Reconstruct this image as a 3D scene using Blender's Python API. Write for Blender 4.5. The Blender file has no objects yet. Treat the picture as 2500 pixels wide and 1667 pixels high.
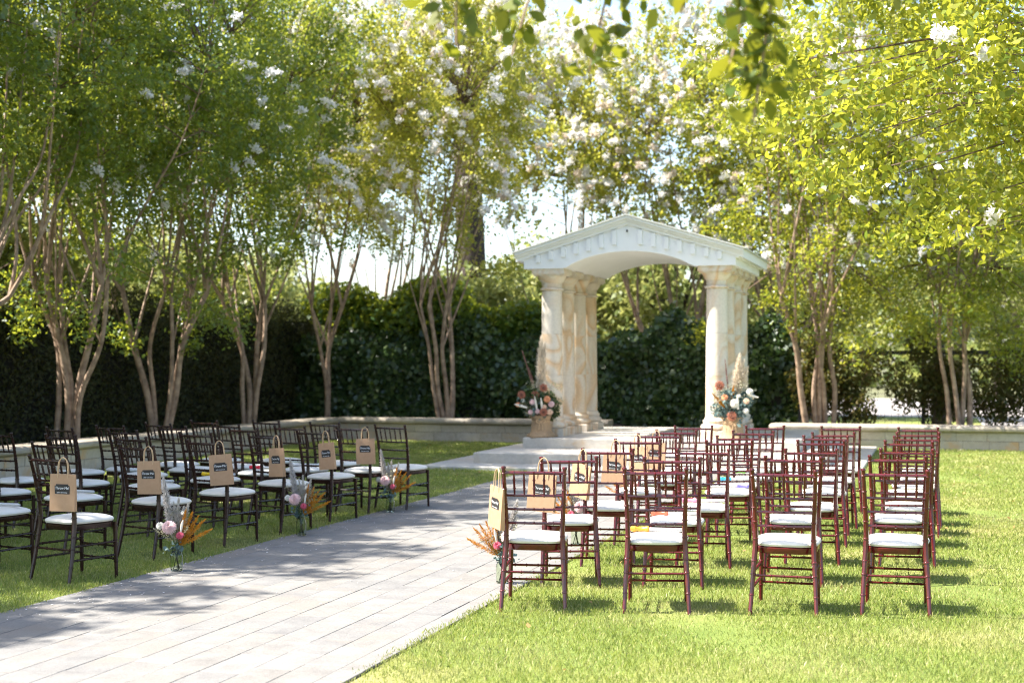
import bpy, math, random
import numpy as np
from mathutils import Vector, Matrix
random.seed(7); rng = np.random.default_rng(7)
R = math.radians
SC = bpy.context.scene
COL = SC.collection
# ------------------------------------------------------------------ camera, sky, sun, exposure
HEAD = math.atan(1030 / 3472.0)            # the aisle runs along +Y; the camera looks a little left of it
SN, CS = math.sin(HEAD), math.cos(HEAD)
cam = bpy.data.cameras.new('camera'); camo = bpy.data.objects.new('camera', cam); COL.objects.link(camo)
cam.lens = 50; cam.sensor_width = 36; cam.shift_y = 51.5 / 2500; cam.clip_end = 2000; cam.clip_start = .05
camo.location = (0, 0, 1.6); camo.rotation_euler = (math.pi / 2, 0, HEAD)
cam.dof.use_dof = True; cam.dof.focus_distance = 10.2; cam.dof.aperture_fstop = 2.2
SC.camera = camo
SUN_EL = 54
h = math.cos(R(SUN_EL))
tosun = Vector((-.9587 * h, -.2844 * h, math.sin(R(SUN_EL))))
world = bpy.data.worlds.new('World'); SC.world = world; world.use_nodes = True
wn = world.node_tree.nodes; wl = world.node_tree.links
sky = wn.new('ShaderNodeTexSky'); sky.sky_type = 'NISHITA'; sky.sun_disc = False
sky.sun_elevation = R(SUN_EL); sky.sun_rotation = math.atan2(tosun.x, tosun.y)
sky.air_density = 1.0; sky.dust_density = 2.0; sky.ozone_density = 1.0
wl.new(sky.outputs[0], wn['Background'].inputs[0]); wn['Background'].inputs[1].default_value = .125
sl = bpy.data.lights.new('sun', 'SUN'); sl.energy = 5.0; sl.angle = R(.53); sl.color = (1, .95, .87)
so = bpy.data.objects.new('sun', sl); COL.objects.link(so); so.rotation_euler = tosun.to_track_quat('Z', 'Y').to_euler()
SC.view_settings.view_transform = 'Standard'; SC.view_settings.look = 'None'
SC.view_settings.exposure = 1.85; SC.view_settings.gamma = 1
SC.render.engine = 'CYCLES'
SC.cycles.max_bounces = 5; SC.cycles.diffuse_bounces = 2; SC.cycles.filter_width = 1.1; SC.cycles.glossy_bounces = 2
SC.cycles.transmission_bounces = 5; SC.cycles.transparent_max_bounces = 6
SC.cycles.use_denoising = True; SC.cycles.denoising_input_passes = 'RGB_ALBEDO_NORMAL'; SC.cycles.denoising_prefilter = 'NONE'; SC.cycles.caustics_reflective = False; SC.cycles.caustics_refractive = False
SC.cycles.sample_clamp_indirect = 6

def cw(x, d, z=0):                                   # metres right of / in front of the camera -> place in the garden
    return Vector((x * CS - d * SN, x * SN + d * CS, z))
RIGHT = Vector((CS, SN, 0)); FWD = Vector((-SN, CS, 0))

# ------------------------------------------------------------------ materials
def newmat(name):
    m = bpy.data.materials.new(name); m.use_nodes = True
    nt = m.node_tree; return m, nt, nt.nodes['Principled BSDF'], nt.nodes['Material Output']
def ramp(nt, stops, fac=None, interp='LINEAR'):
    r = nt.nodes.new('ShaderNodeValToRGB'); r.color_ramp.interpolation = interp
    e = r.color_ramp.elements
    while len(e) < len(stops): e.new(.5)
    for el, (p, c) in zip(e, stops): el.position = p; el.color = (*c, 1)
    if fac is not None: nt.links.new(fac, r.inputs[0])
    return r
def noise(nt, scale, detail=4, rough=.55, vec=None, dist=0):
    n = nt.nodes.new('ShaderNodeTexNoise'); n.inputs['Scale'].default_value = scale; n.inputs['Detail'].default_value = detail
    n.inputs['Roughness'].default_value = rough; n.inputs['Distortion'].default_value = dist
    if vec is not None: nt.links.new(vec, n.inputs['Vector'])
    return n
def objvec(nt, per_object=True):
    tc = nt.nodes.new('ShaderNodeTexCoord')
    if not per_object: return tc.outputs['Object']
    oi = nt.nodes.new('ShaderNodeObjectInfo'); mul = nt.nodes.new('ShaderNodeMath'); mul.operation = 'MULTIPLY'; mul.inputs[1].default_value = 57.3
    nt.links.new(oi.outputs['Random'], mul.inputs[0])
    add = nt.nodes.new('ShaderNodeVectorMath'); add.operation = 'ADD'
    nt.links.new(tc.outputs['Object'], add.inputs[0]); nt.links.new(mul.outputs[0], add.inputs[1])
    return add.outputs[0]
def mixc(nt, a, b, fac, mode='MIX'):
    m = nt.nodes.new('ShaderNodeMix'); m.data_type = 'RGBA'; m.blend_type = mode
    for sock, v in ((m.inputs[0], fac), (m.inputs[6], a), (m.inputs[7], b)):
        if hasattr(v, 'is_linked'): nt.links.new(v, sock)
        elif isinstance(v, tuple): sock.default_value = (*v, 1)
        else: sock.default_value = v
    return m.outputs[2]
def bump(nt, bs, hgt, strength=.3, dist=.01):
    b = nt.nodes.new('ShaderNodeBump'); b.inputs['Strength'].default_value = strength; b.inputs['Distance'].default_value = dist
    nt.links.new(hgt, b.inputs['Height']); nt.links.new(b.outputs[0], bs.inputs['Normal'])
def simple(name, c1, c2=None, rough=.6, scale=12, bmp=0, per=True, coat=0, spec=.5, bdist=.01):
    m, nt, bs, o = newmat(name)
    bs.inputs['Roughness'].default_value = rough; bs.inputs['Coat Weight'].default_value = coat; bs.inputs['Specular IOR Level'].default_value = spec
    if c2 is None: c2 = tuple(x * .75 for x in c1)
    v = objvec(nt, per); n = noise(nt, scale, vec=v)
    r = ramp(nt, [(.3, c2), (.7, c1)], n.outputs[0]); nt.links.new(r.outputs[0], bs.inputs['Base Color'])
    if bmp: bump(nt, bs, n.outputs[0], bmp, bdist)
    return m
def leafmat(name, cols, transl=.4, tcol=(.35, .4, .05), rough=.45, patch=None, spec=.35):
    m, nt, bs, o = newmat(name)
    g = nt.nodes.new('ShaderNodeNewGeometry')
    stops = [(i / max(1, len(cols) - 1), c) for i, c in enumerate(cols)]
    r = ramp(nt, stops, g.outputs['Random Per Island'])
    col = r.outputs[0]
    if patch:
        tc = nt.nodes.new('ShaderNodeTexCoord'); n = noise(nt, .9, 5, .62, vec=tc.outputs['Object'])
        rr = ramp(nt, [(.50, (0, 0, 0)), (.74, (.8, .8, .8))], n.outputs[0]); col = mixc(nt, col, patch, rr.outputs[0])
    nt.links.new(col, bs.inputs['Base Color']); bs.inputs['Roughness'].default_value = rough; bs.inputs['Specular IOR Level'].default_value = spec
    t = nt.nodes.new('ShaderNodeBsdfTranslucent')
    nt.links.new(mixc(nt, col, tcol, .6), t.inputs[0])
    mx = nt.nodes.new('ShaderNodeMixShader'); mx.inputs[0].default_value = transl
    nt.links.new(bs.outputs[0], mx.inputs[1]); nt.links.new(t.outputs[0], mx.inputs[2]); nt.links.new(mx.outputs[0], o.inputs[0])
    return m
M = {}
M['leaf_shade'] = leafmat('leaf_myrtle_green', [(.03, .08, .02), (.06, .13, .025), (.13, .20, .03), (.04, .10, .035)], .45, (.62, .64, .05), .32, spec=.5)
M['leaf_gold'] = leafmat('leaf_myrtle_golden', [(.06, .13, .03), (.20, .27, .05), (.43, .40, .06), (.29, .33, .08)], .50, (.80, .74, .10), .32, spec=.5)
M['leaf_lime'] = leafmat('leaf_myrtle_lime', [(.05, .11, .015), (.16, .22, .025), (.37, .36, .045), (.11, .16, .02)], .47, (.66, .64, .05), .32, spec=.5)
M['leaf_far'] = leafmat('leaf_far', [(.09, .14, .035), (.22, .27, .07), (.30, .30, .10), (.15, .20, .06)], .4, (.50, .50, .14))
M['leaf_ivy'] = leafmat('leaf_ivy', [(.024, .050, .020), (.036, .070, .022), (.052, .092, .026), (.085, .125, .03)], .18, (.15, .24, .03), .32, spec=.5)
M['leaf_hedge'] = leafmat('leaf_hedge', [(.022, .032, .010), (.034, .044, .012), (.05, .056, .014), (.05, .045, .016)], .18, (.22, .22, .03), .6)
M['leaf_vine'] = leafmat('leaf_vine', [(.05, .08, .02), (.10, .10, .02), (.13, .09, .03), (.06, .09, .025)], .35, (.34, .30, .05), .5)
M['leaf_near'] = leafmat('leaf_near', [(.045, .09, .012), (.07, .12, .015), (.16, .17, .02)], .45, (.45, .42, .03), .4)
M['palm'] = leafmat('leaf_palm', [(.12, .18, .07), (.16, .22, .09)], .3, (.3, .4, .1), .4)
M['blossom'] = leafmat('blossom_white', [(.80, .78, .76), (.86, .85, .83), (.82, .76, .74)], .45, (.90, .88, .85), .8)
M['blossom_old'] = leafmat('blossom_faded', [(.62, .50, .38), (.70, .60, .50), (.80, .76, .72)], .3, (.8, .65, .5), .8)
M['grass'] = leafmat('grass_blades', [(.13, .20, .03), (.21, .27, .05), (.33, .34, .10), (.17, .23, .04), (.48, .42, .21)], .36, (.42, .48, .09), .5, patch=(.46, .40, .20), spec=.3)
M['bark'] = simple('bark_myrtle', (.44, .31, .21), (.16, .10, .065), .75, 7, .6)
M['bark_dark'] = simple('bark_pine', (.10, .07, .055), (.035, .026, .022), .9, 6, 1.0, bdist=.06)
M['twig'] = simple('twig', (.14, .09, .055), (.08, .05, .03), .8, 8)
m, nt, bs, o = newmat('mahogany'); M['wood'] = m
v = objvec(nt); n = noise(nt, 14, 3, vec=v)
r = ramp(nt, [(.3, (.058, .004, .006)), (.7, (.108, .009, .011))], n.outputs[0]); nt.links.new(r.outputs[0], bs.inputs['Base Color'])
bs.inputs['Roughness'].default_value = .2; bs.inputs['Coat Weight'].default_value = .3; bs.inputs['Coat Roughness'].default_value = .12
m, nt, bs, o = newmat('shaded_mahogany'); M['wood_shaded'] = m  # same mahogany for the left block, tree shade put into its colour
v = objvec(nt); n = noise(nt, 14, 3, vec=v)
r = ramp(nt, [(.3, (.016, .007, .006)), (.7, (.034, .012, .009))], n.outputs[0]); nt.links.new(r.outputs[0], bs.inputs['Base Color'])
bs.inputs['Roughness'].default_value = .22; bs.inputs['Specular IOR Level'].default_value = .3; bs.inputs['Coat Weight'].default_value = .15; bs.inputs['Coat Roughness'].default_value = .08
M['cushion'] = simple('ivory_cushion', (.70, .665, .60), (.64, .60, .53), .55, 6, .12, spec=.3)
M['kraft'] = simple('kraft_paper', (.55, .35, .21), (.49, .305, .175), .75, 30, .15)
m, nt, bs, o = M['kraft'], M['kraft'].node_tree, M['kraft'].node_tree.nodes['Principled BSDF'], M['kraft'].node_tree.nodes['Material Output']
tl = nt.nodes.new('ShaderNodeBsdfTranslucent'); tl.inputs[0].default_value = (.62, .38, .22, 1); mx = nt.nodes.new('ShaderNodeMixShader'); mx.inputs[0].default_value = .25
nt.links.new(bs.outputs[0], mx.inputs[1]); nt.links.new(tl.outputs[0], mx.inputs[2]); nt.links.new(mx.outputs[0], o.inputs[0])
M['chalk'] = simple('chalk_label', (.02, .018, .017), (.035, .03, .028), .6, 20)
M['white_ink'] = simple('chalk_ink', (.85, .85, .85), (.75, .75, .75), .8)
M['twine'] = simple('paper_cord', (.62, .43, .26), (.5, .33, .18), .8, 60)
M['white_paint'] = simple('white_paint', (.83, .84, .855), (.77, .78, .79), .55, 2.2, .05)
M['lead'] = simple('roof_metal', (.62, .63, .60), (.5, .5, .46), .5, 4)
M['burlap'] = simple('burlap', (.42, .29, .17), (.28, .18, .10), .9, 70, .6)
M['black_metal'] = simple('black_metal', (.012, .012, .014), (.02, .02, .02), .45)
M['soil'] = simple('planter_soil', (.06, .042, .028), (.03, .02, .014), .95, 8, .6)
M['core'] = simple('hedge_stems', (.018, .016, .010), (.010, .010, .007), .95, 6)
# paving, stone
def stone(name, cols, scale, rough=.7, bmp=.25, tint=.2, stain=None):
    m, nt, bs, o = newmat(name); v = objvec(nt)
    n = noise(nt, scale, 6, .62, v); n2 = noise(nt, scale * 9, 3, .6, v); 
    r = ramp(nt, [(.25 + .5 * i / (len(cols) - 1), c) for i, c in enumerate(cols)], n.outputs[0])
    f = ramp(nt, [(.3, (.72, .72, .72)), (.65, (1, 1, 1))], n2.outputs[0])
    col = mixc(nt, r.outputs[0], f.outputs[0], .5, 'MULTIPLY')
    oi = nt.nodes.new('ShaderNodeObjectInfo'); tr = ramp(nt, [(0, (1 - tint,) * 3), (.5, (1, .98, .95)), (1, (1 - tint * .3, 1 - tint * .5, 1 - tint * .8))], oi.outputs['Random'])
    col = mixc(nt, col, tr.outputs[0], 1.0, 'MULTIPLY')
    if stain:
        n3 = noise(nt, 1.3, 4, .6, v, .6); s3 = ramp(nt, [(.56, (0, 0, 0)), (.68, (1, 1, 1))], n3.outputs[0]); col = mixc(nt, col, stain, s3.outputs[0])
    nt.links.new(col, bs.inputs['Base Color']); bs.inputs['Roughness'].default_value = rough; bs.inputs['Specular IOR Level'].default_value = .3
    add = nt.nodes.new('ShaderNodeMath'); add.operation = 'ADD'; nt.links.new(n.outputs[0], add.inputs[0]); nt.links.new(n2.outputs[0], add.inputs[1])
    bump(nt, bs, add.outputs[0], bmp, .012); return m
M['paver'] = stone('paver_stone', [(.155, .150, .145), (.195, .189, .181), (.232, .224, .213)], 5, .75, .3, .16, (.18, .162, .143))
M['bed'] = simple('joint_sand', (.24, .21, .18), (.09, .075, .06), .95, 9, .3)
M['wallstone'] = stone('wall_sandstone', [(.43, .365, .29), (.50, .44, .36), (.57, .515, .445)], 2.2, .75, .25, .14, (.50, .33, .18))
M['cap'] = stone('cap_stone', [(.28, .235, .18), (.37, .325, .27), (.44, .40, .34)], 3.5, .75, .4, .12)
M['step'] = stone('step_limestone', [(.41, .385, .35), (.49, .465, .425), (.56, .535, .485)], 3, .7, .35, .08, (.46, .36, .25))
def marble(name, warm):
    m, nt, bs, o = newmat(name); v = objvec(nt)
    mp = nt.nodes.new('ShaderNodeMapping'); mp.inputs['Scale'].default_value = (1.5, 1.5, .75); nt.links.new(v, mp.inputs[0])
    n = noise(nt, 1.0, 1.5, .4, mp.outputs[0], .7)
    mul = nt.nodes.new('ShaderNodeMath'); mul.operation = 'MULTIPLY'; mul.inputs[1].default_value = 9.0; nt.links.new(n.outputs[0], mul.inputs[0])
    fr = nt.nodes.new('ShaderNodeMath'); fr.operation = 'FRACT'; nt.links.new(mul.outputs[0], fr.inputs[0])
    vein = ramp(nt, [(0, (.58, .40, .24)), (.06, (.64, .50, .35)), (.22, (.68, .60, .49)), (.55, (.69, .61, .51)), (.74, (.68, .52, .35)), (.90, (.67, .47, .29)), (1, (.58, .40, .24))], fr.outputs[0])
    n2 = noise(nt, .8, 2, .5, v); msk = ramp(nt, [(.42 - warm, (0, 0, 0)), (.62 - warm, (1, 1, 1))], n2.outputs[0])
    col = mixc(nt, (.66, .595, .50) if warm < .2 else (.66, .50, .32), vein.outputs[0], msk.outputs[0])
    n3 = noise(nt, 30, 3, .6, v); sp = ramp(nt, [(.35, (.82, .82, .82)), (.6, (1, 1, 1))], n3.outputs[0]); col = mixc(nt, col, sp.outputs[0], .6, 'MULTIPLY')
    nt.links.new(col, bs.inputs['Base Color']); bs.inputs['Roughness'].default_value = .55; bump(nt, bs, n3.outputs[0], .12, .006); return m
M['marble'] = marble('banded_sandstone', .14); M['marble_warm'] = marble('golden_sandstone', .25); M['marble_pale'] = marble('pale_sandstone', -.06)
def lawnmat():
    m, nt, bs, o = newmat('lawn_soil_and_thatch'); tc = nt.nodes.new('ShaderNodeTexCoord')
    n = noise(nt, .55, 4, .6, tc.outputs['Object']); n2 = noise(nt, 38, 4, .7, tc.outputs['Object'])
    a = ramp(nt, [(.3, (.14, .19, .04)), (.52, (.20, .24, .06)), (.64, (.31, .29, .11)), (.76, (.42, .34, .18))], n.outputs[0])
    b = ramp(nt, [(.3, (.55, .6, .5)), (.7, (1, 1, 1))], n2.outputs[0])
    nt.links.new(mixc(nt, a.outputs[0], b.outputs[0], 1, 'MULTIPLY'), bs.inputs['Base Color']); bs.inputs['Roughness'].default_value = .9
    bs.inputs['Specular IOR Level'].default_value = .2; bump(nt, bs, n2.outputs[0], .8, .02); return m
M['lawn'] = lawnmat()
M['road'] = simple('concrete_road', (.36, .32, .295), (.31, .28, .26), .85, 2, .1, per=False)
def glassmat():
    m, nt, bs, o = newmat('jar_glass'); bs.inputs['Base Color'].default_value = (.86, .92, .80, 1); bs.inputs['Roughness'].default_value = .05
    bs.inputs['Transmission Weight'].default_value = 1; bs.inputs['IOR'].default_value = 1.3; return m
M['glass'] = glassmat()
m, nt, bs, o = newmat('clear_tube'); bs.inputs['Base Color'].default_value = (.86, .89, .9, 1); bs.inputs['Roughness'].default_value = .2; bs.inputs['Transmission Weight'].default_value = .5; M['clear'] = m
def plain(k, c, rough=.6, tr=0):
    M[k] = leafmat(k, [tuple(x * .85 for x in c), c, tuple(min(.95, x * 1.1) for x in c)], tr or .25, c, rough)
for k, c in dict(pampas=(.84, .73, .59), pampas_grey=(.60, .56, .53), rust=(.62, .27, .02), blush=(.84, .58, .56), pink=(.66, .12, .18), ivory=(.82, .78, .68), peach=(.86, .60, .42), maroon=(.16, .02, .025), brown_red=(.32, .11, .06), coral=(.80, .36, .18), eucalyptus=(.13, .20, .19), stem=(.10, .15, .04), filler=(.36, .34, .22), dusty=(.60, .56, .50), seed=(.035, .018, .012), pinkseed=(.34, .18, .15)).items(): plain(k, c)
for k, c in dict(w_blue=(.02, .25, .70), w_green=(.02, .62, .03), w_yellow=(.80, .52, .01), w_red=(.75, .015, .04), w_white=(.75, .75, .74), w_orange=(.85, .28, .02), w_coral=(.80, .12, .06), w_pink=(.80, .22, .35), w_purple=(.25, .22, .70), w_teal=(.03, .40, .75), w_lime=(.20, .75, .10)).items():
    M[k] = simple(k, c, tuple(x * .9 for x in c), .35)

# ------------------------------------------------------------------ geometry helpers
class MB:
    def __init__(s): s.v = []; s.f = []
    def add(s, vs, fs):
        b = len(s.v); s.v += [tuple(p) for p in vs]; s.f += [tuple(i + b for i in f) for f in fs]; return s
    def box(s, x0, x1, y0, y1, z0, z1, ch=0, jit=0):
        if ch:
            c = ch; vs = []
            for z, i in ((z0, 0), (z1 - c, 0), (z1, c)):
                vs += [(x0 + i, y0 + i, z), (x1 - i, y0 + i, z), (x1 - i, y1 - i, z), (x0 + i, y1 - i, z)]
            fs = [(3, 2, 1, 0), (8, 9, 10, 11)] + [(k * 4 + i, k * 4 + (i + 1) % 4, k * 4 + 4 + (i + 1) % 4, k * 4 + 4 + i) for k in (0, 1) for i in range(4)]
        else:
            vs = [(x0, y0, z0), (x1, y0, z0), (x1, y1, z0), (x0, y1, z0), (x0, y0, z1), (x1, y0, z1), (x1, y1, z1), (x0, y1, z1)]
            fs = [(3, 2, 1, 0), (4, 5, 6, 7), (0, 1, 5, 4), (1, 2, 6, 5), (2, 3, 7, 6), (3, 0, 4, 7)]
        if jit: vs = [tuple(a + random.uniform(-jit, jit) for a in p) for p in vs]
        return s.add(vs, fs)
    def tube(s, pts, rad, n=8, caps=True):
        pts = [Vector(p) for p in pts]; k = len(pts)
        if not hasattr(rad, '__len__'): rad = [rad] * k
        ref = None; vs = []; fs = []
        for i, p in enumerate(pts):
            t = (pts[min(i + 1, k - 1)] - pts[max(i - 1, 0)])
            t = t.normalized() if t.length > 1e-9 else Vector((0, 0, 1))
            if ref is None: ref = t.orthogonal().normalized()
            ref = (ref - t * ref.dot(t)); ref = ref.normalized() if ref.length > 1e-6 else t.orthogonal().normalized()
            b = t.cross(ref)
            for j in range(n):
                a = 2 * math.pi * j / n; vs.append(p + (ref * math.cos(a) + b * math.sin(a)) * rad[i])
        for i in range(k - 1):
            for j in range(n): fs.append((i * n + j, i * n + (j + 1) % n, (i + 1) * n + (j + 1) % n, (i + 1) * n + j))
        if caps: fs.append(tuple(range(n - 1, -1, -1))); fs.append(tuple((k - 1) * n + j for j in range(n)))
        return s.add(vs, fs)
    def lathe(s, prof, n=24, c=(0, 0), top=True, bot=True):
        vs = []; fs = []; k = len(prof)
        for r, z in prof:
            for j in range(n): a = 2 * math.pi * j / n; vs.append((c[0] + r * math.cos(a), c[1] + r * math.sin(a), z))
        for i in range(k - 1):
            for j in range(n): fs.append((i * n + j, i * n + (j + 1) % n, (i + 1) * n + (j + 1) % n, (i + 1) * n + j))
        if bot: fs.append(tuple(range(n - 1, -1, -1)))
        if top: fs.append(tuple((k - 1) * n + j for j in range(n)))
        return s.add(vs, fs)
    def prism(s, poly, axis, a, b):                  # polygon in the other two axes, extruded along axis
        def P(p, t): return (t, p[0], p[1]) if axis == 'x' else (p[0], t, p[1]) if axis == 'y' else (p[0], p[1], t)
        n = len(poly); vs = [P(p, a) for p in poly] + [P(p, b) for p in poly]
        return s.add(vs, [tuple(range(n)), tuple(range(2 * n - 1, n - 1, -1))] + [(i, i + n, (i + 1) % n + n, (i + 1) % n) for i in range(n)])
    def mesh(s, name, mat, smooth=False):
        m = bpy.data.meshes.new(name); m.from_pydata(s.v, [], s.f); m.materials.append(mat)
        import bmesh
        bm = bmesh.new(); bm.from_mesh(m); bmesh.ops.recalc_face_normals(bm, faces=bm.faces); bm.to_mesh(m); bm.free()
        if smooth:
            m.polygons.foreach_set('use_smooth', [True] * len(m.polygons))
            if smooth != 2:
                try: m.set_sharp_from_angle(angle=R(42))
                except Exception: pass
        return m
    def build(s, name, mat, parent=None, smooth=False, **k): return link(name, s.mesh(name, mat, smooth), parent, **k)
def link(name, data, parent=None, loc=None, rot=None, **props):
    o = bpy.data.objects.new(name, data); COL.objects.link(o)
    if parent is not None: o.parent = parent
    if loc is not None: o.location = loc
    if rot is not None: o.rotation_euler = rot
    for k, v in props.items(): o[k] = v
    return o
def tag(o, label, cat, group=None):
    o['label'] = label; o['category'] = cat
    if group: o['group'] = group
    return o
def thing(name, label, cat, loc=(0, 0, 0), rz=0, group=None):
    o = bpy.data.objects.new(name, None); o.empty_display_size = .1; COL.objects.link(o); o.location = loc; o.rotation_euler = (0, 0, rz)
    return tag(o, label, cat, group)
def copy_tree(o, parent=None):
    c = o.copy(); COL.objects.link(c)
    if parent is not None: c.parent = parent
    for ch in list(o.children): copy_tree(ch, c)
    return c
def quads(name, V, mat, parent=None, nv=4, **props):     # V: (N*nv,3) array, N separate nv-gons, fast
    V = np.asarray(V, np.float32).reshape(-1, 3); n = len(V) // nv
    m = bpy.data.meshes.new(name); m.vertices.add(n * nv); m.vertices.foreach_set('co', V.ravel())
    m.loops.add(n * nv); m.loops.foreach_set('vertex_index', np.arange(n * nv, dtype=np.int32))
    m.polygons.add(n); m.polygons.foreach_set('loop_start', np.arange(0, n * nv, nv, dtype=np.int32))
    m.update(calc_edges=True); m.materials.append(mat)
    return link(name, m, parent, **props)
def unit(a): return a / np.maximum(np.linalg.norm(a, axis=-1, keepdims=True), 1e-9)
def leaves_at(P, size, bias=(0, 0, 0), asp=.5, bias_w=.0, nrm_bias=None):
    """diamond leaves with a fold: N points -> (N*4,3)"""
    P = np.asarray(P); n = len(P); d = unit(rng.normal(size=(n, 3)) + np.asarray(bias) * bias_w)
    q = rng.normal(size=(n, 3))
    if nrm_bias is not None: q = q * .6 + nrm_bias
    u = unit(np.cross(d, q)); s = (size * rng.uniform(.5, 1.4, n))[:, None]
    nn = np.cross(u, d)
    a = P - d * s * .5; c = P + d * s * .5; b = P + u * s * asp * .5 - d * s * .08 + nn * s * .07; e = P - u * s * asp * .5 - d * s * .08 + nn * s * .07
    return np.stack([a, b, c, e], 1).reshape(-1, 3)

def leaves6(P, size, bias=(0, 0, 0), asp=.5, bias_w=.0):
    P = np.asarray(P); n = len(P); d = unit(rng.normal(size=(n, 3)) + np.asarray(bias) * bias_w); u = unit(np.cross(d, rng.normal(size=(n, 3)))); nn = np.cross(u, d)
    s = (size * rng.uniform(.45, 1.35, n))[:, None]; w = u * s * asp * .5; up = nn * s * rng.uniform(.03, .14, n)[:, None]; tip = nn * s * rng.uniform(-.2, .12, n)[:, None]
    return np.stack([P - d * s * .5, P - d * s * .24 + w * .8 + up, P + d * s * .10 + w + up, P + d * s * .52 + tip, P + d * s * .10 - w + up, P - d * s * .24 - w * .8 + up], 1).reshape(-1, 3)

# ------------------------------------------------------------------ setting: ground, lawn, path, road
def sheet(name, x0, x1, y0, y1, z, mat, **k):
    return MB().add([(x0, y0, z), (x1, y0, z), (x1, y1, z), (x0, y1, z)], [(0, 1, 2, 3)]).build(name, mat, kind='structure', **k)
M['ground'] = simple('dry_ground', (.12, .13, .05), (.09, .08, .04), .95, .7, per=False)
sheet('ground', -700, 700, -300, 900, -.03, M['ground'])
sheet('lawn', -12.0, 14, -6, 27.3, 0, M['lawn'])
sheet('far_lawn', -3, 34, 34.5, 64, -.02, M['lawn'])
sheet('road', -22, 70, 44, 66, -.012, M['road'])
sheet('side_road', 1.2, 6.2, 33.0, 44, -.012, M['road'])
PX0, PX1 = -5.68, -2.81
bed = sheet('path', PX0, PX1, 3.0, 20.1, .005, M['bed'])
xs = [PX0]
while xs[-1] < PX1 - .3: xs.append(xs[-1] + random.uniform(.215, .26))
xs.append(PX1)
rects = []
for a, b in zip(xs[:-1], xs[1:]):
    y = 5.7 - random.uniform(0, .45)
    while y < 20.02:
        y1 = min(y + random.choice((.40, .48, .58)) * random.uniform(.96, 1.04), 20.07)
        if y1 - y > .1: rects.append((a, b, y, y1))
        y = y1
rects.sort(key=lambda q: q[2]); far = MB()
for i, (a, b, y, y1) in enumerate(rects):
    g = random.choice((.0004, .0006, .0010, .0022)); z = .016 + random.uniform(-.0008, .0008); hw = (b - a) / 2 - g; hl = (y1 - y) / 2 - g
    cx, cy = (a + b) / 2 + random.uniform(-.002, .002), (y + y1) / 2
    if i < 300: MB().box(-hw, hw, -hl, hl, -.014, 0, ch=.0025, jit=.0008).build('paver', M['paver'], bed, loc=(cx, cy, z))
    else: far.box(cx - hw, cx + hw, cy - hl, cy + hl, .002, z, ch=.0025)
far.build('far_pavers', M['paver'], bed, kind='stuff')

# ------------------------------------------------------------------ low stone wall round the garden
def wall(name, label, p0, p1, htop, thick, seed, round_start=False):
    random.seed(seed); p0 = Vector(p0); p1 = Vector(p1); L = (p1 - p0).length; ang = math.atan2(p1.y - p0.y, p1.x - p0.x)
    t = thing(name, label, 'wall', (p0.x, p0.y, 0), ang)
    MB().box(.012, L - .012, .014, thick - .01, 0, htop - .135).build('mortar', M['bed'], t)
    capz = htop - .125; ch = [0, .17, capz]
    for k in range(2):
        x = -random.uniform(0, .3)
        while x < L:
            w = random.uniform(.42, .78); a = max(x, 0); b = min(x + w, L)
            if b - a > .06:
                mb = MB(); pr = random.uniform(-.006, .006)
                mb.box(a + .003, b - .003, pr, thick, ch[k] + (.003 if k else -.02), ch[k + 1] - .003, ch=.005); mb.build('stone', M['wallstone'], t)
            x += w
    x = 0
    while x < L - .02:
        w = random.uniform(.8, 1.15); b = min(x + w, L)
        if L - b < .3: b = L
        prof = [(-.055, capz + .012), (-.085, capz + .035), (-.09, capz + .075), (-.07, capz + .108), (-.04, capz + .123), (thick + .06, capz + .125), (thick + .06, capz + .002), (-.03, capz + .002)]
        mb = MB().prism([(p[0], p[1]) for p in prof], 'x', x + .003, b - .003); mb.build('cap_stone', M['cap'], t); x = b
    if round_start:
        MB().lathe([(thick * .5 + .02, -.02), (thick * .5 + .02, capz)], 20, (0, thick * .5)).build('stone', M['wallstone'], t, smooth=True)
        MB().lathe([(thick * .5 + .05, capz + .003), (thick * .5 + .1, capz + .035), (thick * .5 + .105, capz + .075), (thick * .5 + .07, capz + .118), (thick * .5 + .02, capz + .1265)], 20, (0, thick * .5)).build('cap_stone', M['cap'], t, smooth=True)
    return t
wall('low_wall', 'low sandstone wall with rounded cap running behind the left chairs', (-12.05, 12.0), (-12.05, 27.7), .45, .32, 3)
wall('low_wall', 'low sandstone wall with rounded cap at the back, left of the arch', (-12.05, 27.7), (-6.2, 27.7), .45, .32, 4)
wall('low_wall', 'low sandstone wall with rounded end at the back, right of the arch', (-2.75, 27.2), (9.0, 27.2), .45, .32, 5, True)
random.seed(11)
def planter(name, x0, x1, y0, y1): sheet(name, x0, x1, y0, y1, .3, M['soil'])
planter('planting_bed', -14.6, -12.2, 3, 31); planter('planting_bed', -12.2, -6.2, 27.9, 31); planter('planting_bed', -2.75, 9.2, 27.4, 29.2)

# ------------------------------------------------------------------ stepped platform
pl = thing('stone_platform', 'pale stone platform of broad steps beneath the arch', 'platform')
def step(x0, x1, y0, y1, z0, z1, cuts, name='step_slab'):
    xs = [x0] + cuts + [x1]
    for a, b in zip(xs[:-1], xs[1:]):
        mb = MB().box(a + .002, b - .002, y0, y1, z0, z1, ch=.012); mb.build(name, M['step'], pl)
step(-7.40, -1.0, 20.1, 27.0, -.02, .057, [-5.2, -3.1])
step(-6.79, -1.5, 20.8, 26.6, .057, .22, [-4.9, -3.0])
step(-6.36, -2.0, 22.06, 26.4, .22, .39, [-4.35])

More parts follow.
